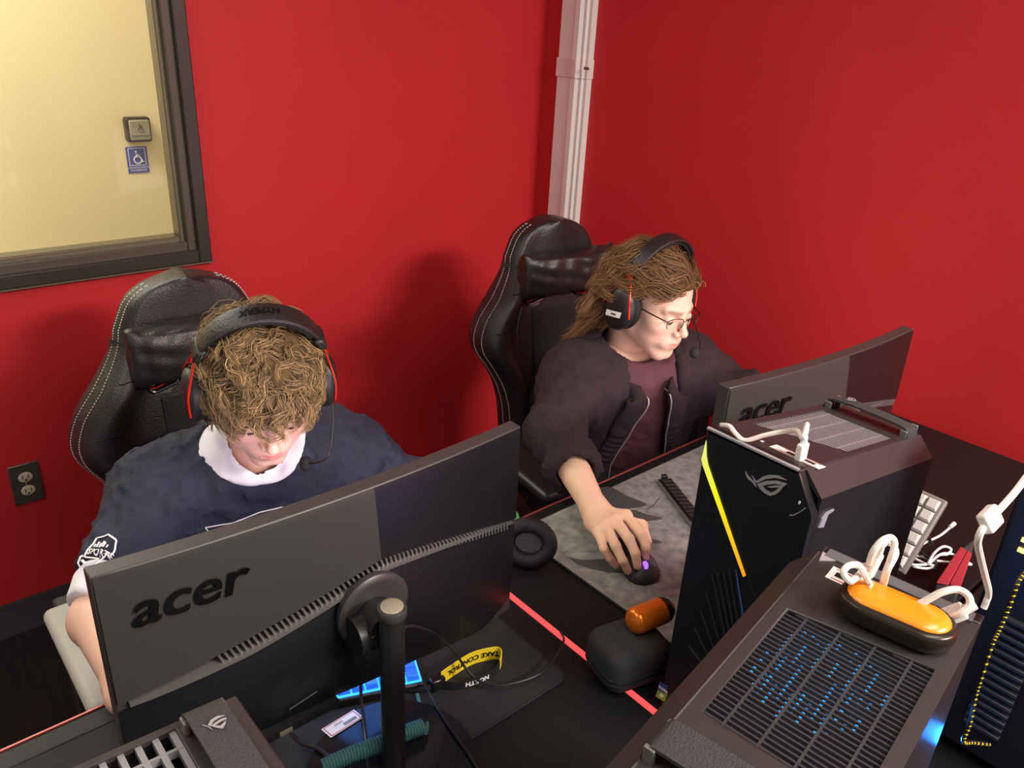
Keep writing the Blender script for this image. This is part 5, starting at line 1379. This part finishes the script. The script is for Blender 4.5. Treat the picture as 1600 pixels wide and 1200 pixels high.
# asset label in front of the stand
c = [atz(a, b, ZD+.0164) for a, b in ((502, 1140), (553, 1109), (568, 1121), (517, 1153))]
t = thing('asset_label', 'white paper label with a barcode on the black stand base', 'label', tuple(sum(c)/4))
MB().prism(c, (0, 0, .0005)).build('paper', 'label', t, world=True, smooth=False)
ex, ey = unit(c[1]-c[0]), unit(c[0]-c[3]); cc = sum(c)/4; LW, LH = np.linalg.norm(c[1]-c[0]), np.linalg.norm(c[0]-c[3])
mb = MB()
for a0, b0, a1, b1 in ((-.46, .40, .46, .44), (-.46, -.44, .46, -.40), (-.46, -.44, -.44, .44), (.44, -.44, .46, .44)): mb.hexa([cc+ex*LW*x+ey*LH*y+A(0, 0, z) for z in (.0005, .0008) for x, y in ((a0, b0), (a1, b0), (a1, b1), (a0, b1))])
mb.build('border', 'red_print', t, world=True)
mb = MB()
for k in range(16): x = .0+k*.024; mb.hexa([cc+ex*LW*a+ey*LH*b+A(0, 0, z) for z in (.0005, .0008) for a, b in ((x, -.28), (x+.012, -.28), (x+.012, -.02), (x, -.02))])
mb.build('barcode', 'logo_dark', t, world=True)
mb = MB()
for k in range(7): x = -.20+k*.038; mb.hexa([cc+ex*LW*a+ey*LH*b+A(0, 0, z) for z in (.0005, .0008) for a, b in ((x, .08), (x+.022, .08), (x+.022, .26), (x, .26))])
mb.build('small_print', 'steel', t, world=True)
# black cables round the monitor stand
S = ZD+.019
cord('cable', 'black cable hanging in an arc left of the monitor pole', 'cable', [aty(608, 985, .632), aty(596, 985, .630), aty(578, 1003, .625), atz(566, 1040, .83), atz(564, 1085, .78), atz(570, 1140, .757), atz(577, 1210, .757)], .0022, 'cable')
cord('cable', 'thin black cable curving from the monitor pole across the mouse pad', 'cable', [aty(625, 985, .632), aty(645, 978, .630), aty(682, 992, .630), atz(712, 1022, .80), atz(738, 1056, .760), atz(770, 1071, S), atz(815, 1064, S), atz(850, 1048, S), atz(872, 1020, S), atz(881, 1000, S), atz(876, 988, S)], .0018, 'cable')
cord('cable', 'black cable running from the keyboard to the bottom edge of the picture', 'cable', Zp((661, 1062, .765), (672, 1085, S), (700, 1132, S), (730, 1175, S), (752, 1210, S)), .0022, 'cable')
cord('cable', 'black cable from the ports under the large monitor', 'cable', [atz(446, 1126, .79), atz(452, 1140, .765), atz(470, 1160, S), atz(500, 1172, S), atz(522, 1195, S), atz(534, 1215, S)], .0028, 'cable')
# green headset lying beside the big monitor
t = thing('headset', 'black and green headset lying on the desk edge right of the large monitor', 'headset', (.80, .84, ZD))
c = atz(826, 848, .785); ax_ = unit(A(-.72, -.55, .42))
MB().torus(c, .032, .0135, ax_, 32, 12, 1.15, .95, ref=unit(np.cross(ax_, A(0, 0, 1)))).build('ear_pad', 'leather2', t, world=True)
MB().lathe([(.036, .0), (.040, -.012), (.036, -.022), (.02, -.028)], c, ax_, n=28).build('ear_cup', 'black_matte', t, world=True)
c2 = c+A(-.055, .055, -.008); MB().lathe([(.034, .0), (.038, .010), (.034, .020), (.018, .024)], c2, -ax_, n=28).build('ear_cup', 'green', t, world=True)
MB().torus(c2, .030, .012, ax_, 28, 10, 1.15, .95).build('ear_pad', 'leather2', t, world=True)
g0 = atz(803, 808, .80); MB().lathe([(.020, 0), (.026, .004), (.026, .014), (.018, .018), (.008, .018)], g0+A(-.012, .012, -.01), unit(A(.2, -.8, .55)), n=28).build('green_cover', 'green', t, world=True)
MB().tube(catmull([c+A(.02, .02, -.01), c+A(.01, .08, -.02), c+A(-.05, .10, -.022), c2+A(-.03, .02, -.005)], 8), .008, 8, flat=.5).build('headband', 'black_matte', t, world=True)
# zipped case and orange canister beside the light bar tower
t = thing('hard_case', 'black zipped hard case on the desk against the light bar tower', 'case', (.742, .541, ZD+.0005), radians(-14))
def casef(P): return np.minimum(rbox(P, (0, 0, .036), (.052, .043, .036), .020), 9)
def cf(P):
    z = P[..., 2]; return rbox(P, (0, 0, .037), (.052, .043, .0365), .022)+.0022*np.exp(-((z-.028)/.0022)**2)+.0006*noise3(P, 60, 2)
V, F = surfnet(cf, (-.07, -.06, -.01), (.07, .06, .09), .0028); V = relax(V, F, 1); V[:, 2] -= V[:, 2].min()
me = bpy.data.meshes.new('shell'); me.from_pydata(V.tolist(), [], F.tolist()); link('shell', me, 'eva', t, ang=180)
for z in (.024, .032): MB().tube([p+A(0, 0, z) for p in roundrect(-.0525, .0525, -.0435, .0435, .0225, 6)], .0016, 6, closed=True).build('zip_piping', 'rubber', t)
MB().box((.052, -.004, .020), (.056, .004, .034)).build('zip_pull', 'black_gloss', t, bevel=.001)
t = thing('orange_canister', 'shiny orange canister with a black rounded end lying on the black case', 'canister', (.765, .535, ZD+.0740))
ax_ = unit(A(.98, -.17, 0)); cc = A(-.020, .006, .0195)
MB().lathe([(.004, -.006), (.012, -.005), (.017, -.0015), (.019, .003), (.0195, .006), (.0195, .050)], cc, ax_, n=32).build('body', 'orange', t)
MB().lathe([(.0195, .0502), (.0185, .058), (.014, .066), (.007, .070), (.002, .071)], cc, ax_, n=32).build('end_cap', 'black_gloss', t)

# ------------------------------------------------------------------ white usb cables, earbuds case and clutter behind
def usb_lead(label, pts, plug_at, plug_dir, r=.0028, group=None, loc=None):
    pts = [np.asarray(p, float) for p in pts]; t = thing('usb_cable', label, 'cable', tuple(pts[0]), 0, group)
    MB().tube(catmull(pts, 10), r, 8).build('cord', 'white_cable', t, world=True)
    if plug_at is not None:
        d = unit(plug_dir); e = unit(np.cross(d, A(0, 0, 1)) if abs(d[2]) < .9 else A(1, 0, 0)); f_ = np.cross(d, e); p = np.asarray(plug_at, float)
        MB().obox(p-d*.012, e, f_, d, .0075, .0042, .012).build('plug', 'white_cable', t, world=True, bevel=.002)
        MB().tube([p-d*.024, p-d*.033], [.0042, .0030], 8).build('strain_relief', 'white_cable', t, world=True)
    return t
zt = ZD+.434
pp1 = atz(1249, 722, ZD+Z1(.05)+.001)
usb_lead('short white usb cable plugged into the top of the light bar tower', [pp1+A(0, 0, .030), pp1+A(.002, .002, .046), atz(1254, 684, zt+.046), atz(1245, 673, zt+.036), atz(1225, 674, zt+.016), atz(1195, 680, zt+.008), atz(1165, 688, zt+.006), atz(1150, 678, zt+.010), atz(1140, 666, zt+.012), atz(1127, 664, zt+.006)], pp1, A(0, 0, -1))
bpy.context.view_layer.update()
def W2(x, y, dz=0): v = t2.matrix_world@Vector((x, y, 0)); return A(v[0], v[1], ZD+Z2(x)+dz)
def L2(px, py):                                   # local x, y on the near tower's top for a point of the photograph
    h = ZD+.425; p = atz(px, py, h)
    for _ in range(4): q = t2.matrix_world.inverted()@Vector(p); p = atz(px, py, ZD+Z2(q[0]))
    return t2.matrix_world.inverted()@Vector(p)
q = L2(1337, 916); q2 = L2(1300, 897); q3 = L2(1380, 938)
top_ports(t2, Z2, q[0], q[1], abs(q3[1]-q2[1])*1.05, .018)
q = L2(1320, 866)
MB().add([W2(q[0]+a, q[1]+b, .0012) for a, b in ((-.008, .0), (.006, -.009), (.006, .008))], [(0, 1, 2)]).build('corner_badge', 'silver', t2) if False else None
def H2(px, py, dz): q = L2(px, py); return W2(q[0], q[1], dz)
hb = lambda px, py, dz: atz(px, py, ZD+.425+dz)
p_ = H2(1338, 935, .002); usb_lead('white usb lead looping low over the port label of the nearest tower', [p_+A(0, 0, .030), hb(1330, 908, .034), hb(1318, 895, .040), hb(1326, 884, .044), hb(1342, 884, .044), hb(1352, 900, .036), hb(1362, 918, .020), H2(1372, 936, .006)], p_, A(0, 0, -1), group=None)
p_ = H2(1356, 925, .002); usb_lead('white usb lead looping highest above the port label of the nearest tower', [hb(1358, 880, .040), hb(1364, 862, .055), hb(1378, 845, .065), hb(1392, 840, .066), hb(1398, 850, .062), hb(1392, 872, .050), hb(1382, 900, .030), hb(1376, 930, .006)], hb(1353, 903, .012), unit(A(-.15, .1, -1)))
usb_lead('white usb lead bent beside the highest loop on the nearest tower', [hb(1361, 882, .038), hb(1370, 862, .050), hb(1384, 848, .056), hb(1395, 852, .056), hb(1399, 866, .052), hb(1387, 890, .040), hb(1380, 915, .020), hb(1371, 938, .004)], None, None)
# earbuds case
ca, cb = H2(1352, 962, 0), H2(1436, 998, 0); d = cb-ca; d[2] = 0; L_ = .046; d = unit(d); cc = (ca+cb)/2-_fw*0
t = thing('earbuds_case', 'orange topped oval earbuds case lying on the slats of the nearest tower', 'case', tuple(cc+A(0, 0, .0002)), atan2(d[1], d[0]))
def ebf(P, g=0):
    x, y, z = P[..., 0], P[..., 1], P[..., 2]; xx = np.clip(np.abs(x)-.021, 0, 1); rad = np.sqrt(xx**2+y**2)
    return ((rad/(.0215+g))**2.6+(np.abs(z-.0145)/(.0145+g))**2.6)**(1/2.6)*.0145-.0145
V, F = surfnet(lambda P: smax(ebf(P, .003), P[..., 2]-.022, .003), (-.055, -.035, -.004), (.055, .035, .04), .002); V = relax(V, F, 2)
me = bpy.data.meshes.new('base'); me.from_pydata(V.tolist(), [], F.tolist()); link('base', me, 'bronze_black', t, ang=180)
V, F = surfnet(lambda P: smax(ebf(P, -.0025)-.0016, .0205-P[..., 2], .001), (-.055, -.035, .010), (.055, .035, .04), .0018); V = relax(V, F, 2)
me = bpy.data.meshes.new('lid'); me.from_pydata(V.tolist(), [], F.tolist()); link('lid', me, 'orange_soft', t, ang=180)
MB().box((-.024, -.003, .0278), (-.0225, .004, .0296)).build('printed_mark', 'label', t)
e0 = hb(1418, 950, .018)
usb_lead('white usb cable arching from the orange earbuds case to its plug', [e0, hb(1440, 942, .026), hb(1470, 926, .038), hb(1495, 921, .042), hb(1512, 930, .040), hb(1515, 945, .034), hb(1500, 958, .026), hb(1484, 964, .018)], hb(1462, 970, .008), unit(hb(1455, 975, 0)-hb(1484, 964, .010)), r=.003)
# loose white cables behind the towers, over the white keyboard
S2 = ZD+.012
def tangle(label, seed, pts): cord('white_cable', label, 'cable', pts, .0022, 'white_cable')
tangle('thin white cable with a small plug pointing up from the tangle on the keyboard', 1, [atz(1487, 822, .80), atz(1470, 836, .795), atz(1450, 846, .785), atz(1432, 856, .775), atz(1425, 868, .77), atz(1440, 878, .77), atz(1460, 884, .77)])
tangle('white cable loop reaching furthest right over the red fabric', 2, [atz(1452, 880, .775), atz(1470, 866, .785), atz(1488, 866, .785), atz(1505, 876, .775), atz(1517, 882, .772), atz(1490, 879, .775), atz(1462, 876, .775), atz(1440, 870, .772)])
tangle('white cable coil lying lowest on the keyboard end', 3, [atz(1415, 878, .768), atz(1430, 886, .768), atz(1452, 888, .768), atz(1462, 882, .768), atz(1450, 872, .772), atz(1425, 868, .772), atz(1413, 872, .77), atz(1425, 882, .772), atz(1448, 882, .774)])
tangle('small round white cable loop on top of the tangle', 4, [atz(1450, 880, .775), atz(1460, 864, .79), atz(1474, 854, .795), atz(1486, 858, .79), atz(1480, 866, .785), atz(1465, 868, .78), atz(1455, 878, .775)])
MB_ = MB().tube([atz(1484, 824, .801), atz(1491, 818, .803)], [.0035, .0042], 8)
tag(MB_.build('cable_plug', 'white_cable'), 'small white connector at the tip of the thin cable on the keyboard', 'plug')
cord('cable', 'thick black cable crossing the white keyboard from the tower', 'cable', [atz(1408, 806, .785), atz(1425, 812, .79), atz(1443, 828, .79), atz(1455, 850, .785), atz(1461, 875, .775), atz(1462, 892, .765)], .0035, 'cable')
cord('cable', 'lower black cable crossing the white keyboard end', 'cable', [atz(1398, 830, .78), atz(1412, 840, .782), atz(1432, 858, .782), atz(1452, 872, .778), atz(1466, 884, .768)], .0030, 'cable')
# white cable with an inline block
UY = lambda px, py, y: aty(px, py, y)
t = thing('usb_cable', 'long white cable with a square inline block hanging by the right tower', 'cable', tuple(UY(1547, 810, .13)))
MB().tube(catmull([UY(1606, 742, .13), UY(1585, 770, .13), UY(1560, 798, .13), UY(1543, 816, .13), UY(1532, 832, .13), UY(1528, 850, .13), UY(1533, 875, .13), UY(1538, 895, .13), UY(1545, 925, .13), UY(1541, 940, .13), UY(1537, 950, .13)], 8), .0026, 8).build('cord', 'white_cable', t, world=True)
d = unit(UY(1560, 798, .13)-UY(1535, 824, .13)); e = unit(np.cross(d, _fw)); MB().obox(UY(1547, 811, .13), e, np.cross(d, e), d, .0075, .004, .010).build('inline_block', 'white_cable', t, world=True, bevel=.002)
# red fabric piece
c = [atz(a, b, ZD+.045) for a, b in ((1462, 912), (1500, 856), (1524, 840), (1518, 868), (1500, 920))]
t = thing('red_pouch', 'red and black fabric pouch lying on the desk behind the nearest tower', 'pouch', tuple(sum(c)/5*A(1, 1, 0)+A(0, 0, ZD+.0015)))
MB().prism([p-A(0, 0, .0005) for p in c], (0, 0, -.042)).build('black_side', 'strap', t, world=True, bevel=.004)
m_ = [c[0]*.5+c[4]*.5, c[1]*.45+c[3]*.55]
MB().prism([c[0], c[1], m_[1], m_[0]], (0, 0, .004)).build('red_panel', 'red_cloth', t, world=True, bevel=.0015)
MB().prism([m_[0]+A(.004, 0, 0), m_[1]+A(.004, 0, 0), c[3], c[4]], (0, 0, .004)).build('red_panel', 'red_cloth', t, world=True, bevel=.0015)
# braided black and yellow cord
pts = catmull([UY(a, b, .118) for a, b in ((1604, 890), (1590, 910), (1575, 950), (1560, 985), (1548, 1010), (1532, 1060), (1523, 1090), (1515, 1130), (1505, 1158))]+[UY(1520, 1160, .116), UY(1546, 1163, .114)], 14)
t = thing('braided_cord', 'black cord with yellow flecks hanging beside the right tower', 'cord', tuple(pts[60]))
MB().tube(pts, .0020, 6).build('core', 'cable', t, world=True)
mb = MB()
for k in range(0, len(pts)-2, 3): mb.tube([pts[k]-_fw*.0008, (pts[k]+pts[k+1])/2-_fw*.0012], .0017, 5)
stuff(mb.build('yellow_flecks', 'yellow', t, world=True))
# tower at the right edge with finned front, gold lights
p = atz(1566, 790, 1.0)
t = thing('tower_computer', 'dark tower at the right edge with ribbed front and small gold lights', 'computer', (.985, .045, ZD+.0018), 0)
MB().box((.0, -.02, .012), (.20, .16, .47)).build('case_shell', 'tower', t, bevel=.006)
for x, y in ((.03, 0), (.17, 0), (.03, .14), (.17, .14)): MB().lathe([(.012, 0), (.014, .0125)], (x, y, 0), n=12).build('foot', 'rubber', t)
for k in range(15): MB().box((-.008, .085, .06+k*.012), (-.0002, .128, .0655+k*.012)).build('front_fin', 'slat', t, bevel=.001)
for k in range(5): MB().box((-.003, .132, .32+k*.014), (.0, .139, .325+k*.014)).build('gold_light', 'gold_led', t)
MB().prism([A(-.0005, .13, .415), A(-.0005, .148, .421), A(-.0005, .139, .435)], (-.001, 0, 0)).build('corner_badge', 'silver', t, smooth=False)
# blue light inside the near tower's lower side
b_ = atz(1443, 1183, .955)
t = thing('blue_indicator_light', 'bright blue status light low beside the nearest tower', 'light', (b_[0], b_[1], ZD))
MB().lathe([(.016, 0), (.016, .006), (.006, .010), (.005, b_[2]-ZD-.006)], (0, 0, .0005), n=20).build('stalk', 'black_gloss', t)
MB().sphere((0, 0, b_[2]-ZD), .0055, 14, 10).build('lamp', 'blue_led', t)
point('blue_indicator_glow', (b_[0]+.02, b_[1]-.012, b_[2]+.02), .8, (.02, .25, 1), .01)
# third tower in the lower left corner
t3, Z3 = tower('black tower in the lower left corner with a wide woven strap', (.147-.315, .437, ZD+.0018), 0, 'slat_light', 'tower_top', h0=.430, h1=.412, nsl=17, glow=True, sw=.026, opening=[(.10, -.117), (.270, -.117), (.270, -.005), (.09, -.005)])
front_panel(t3, .440)
bpy.context.view_layer.update()
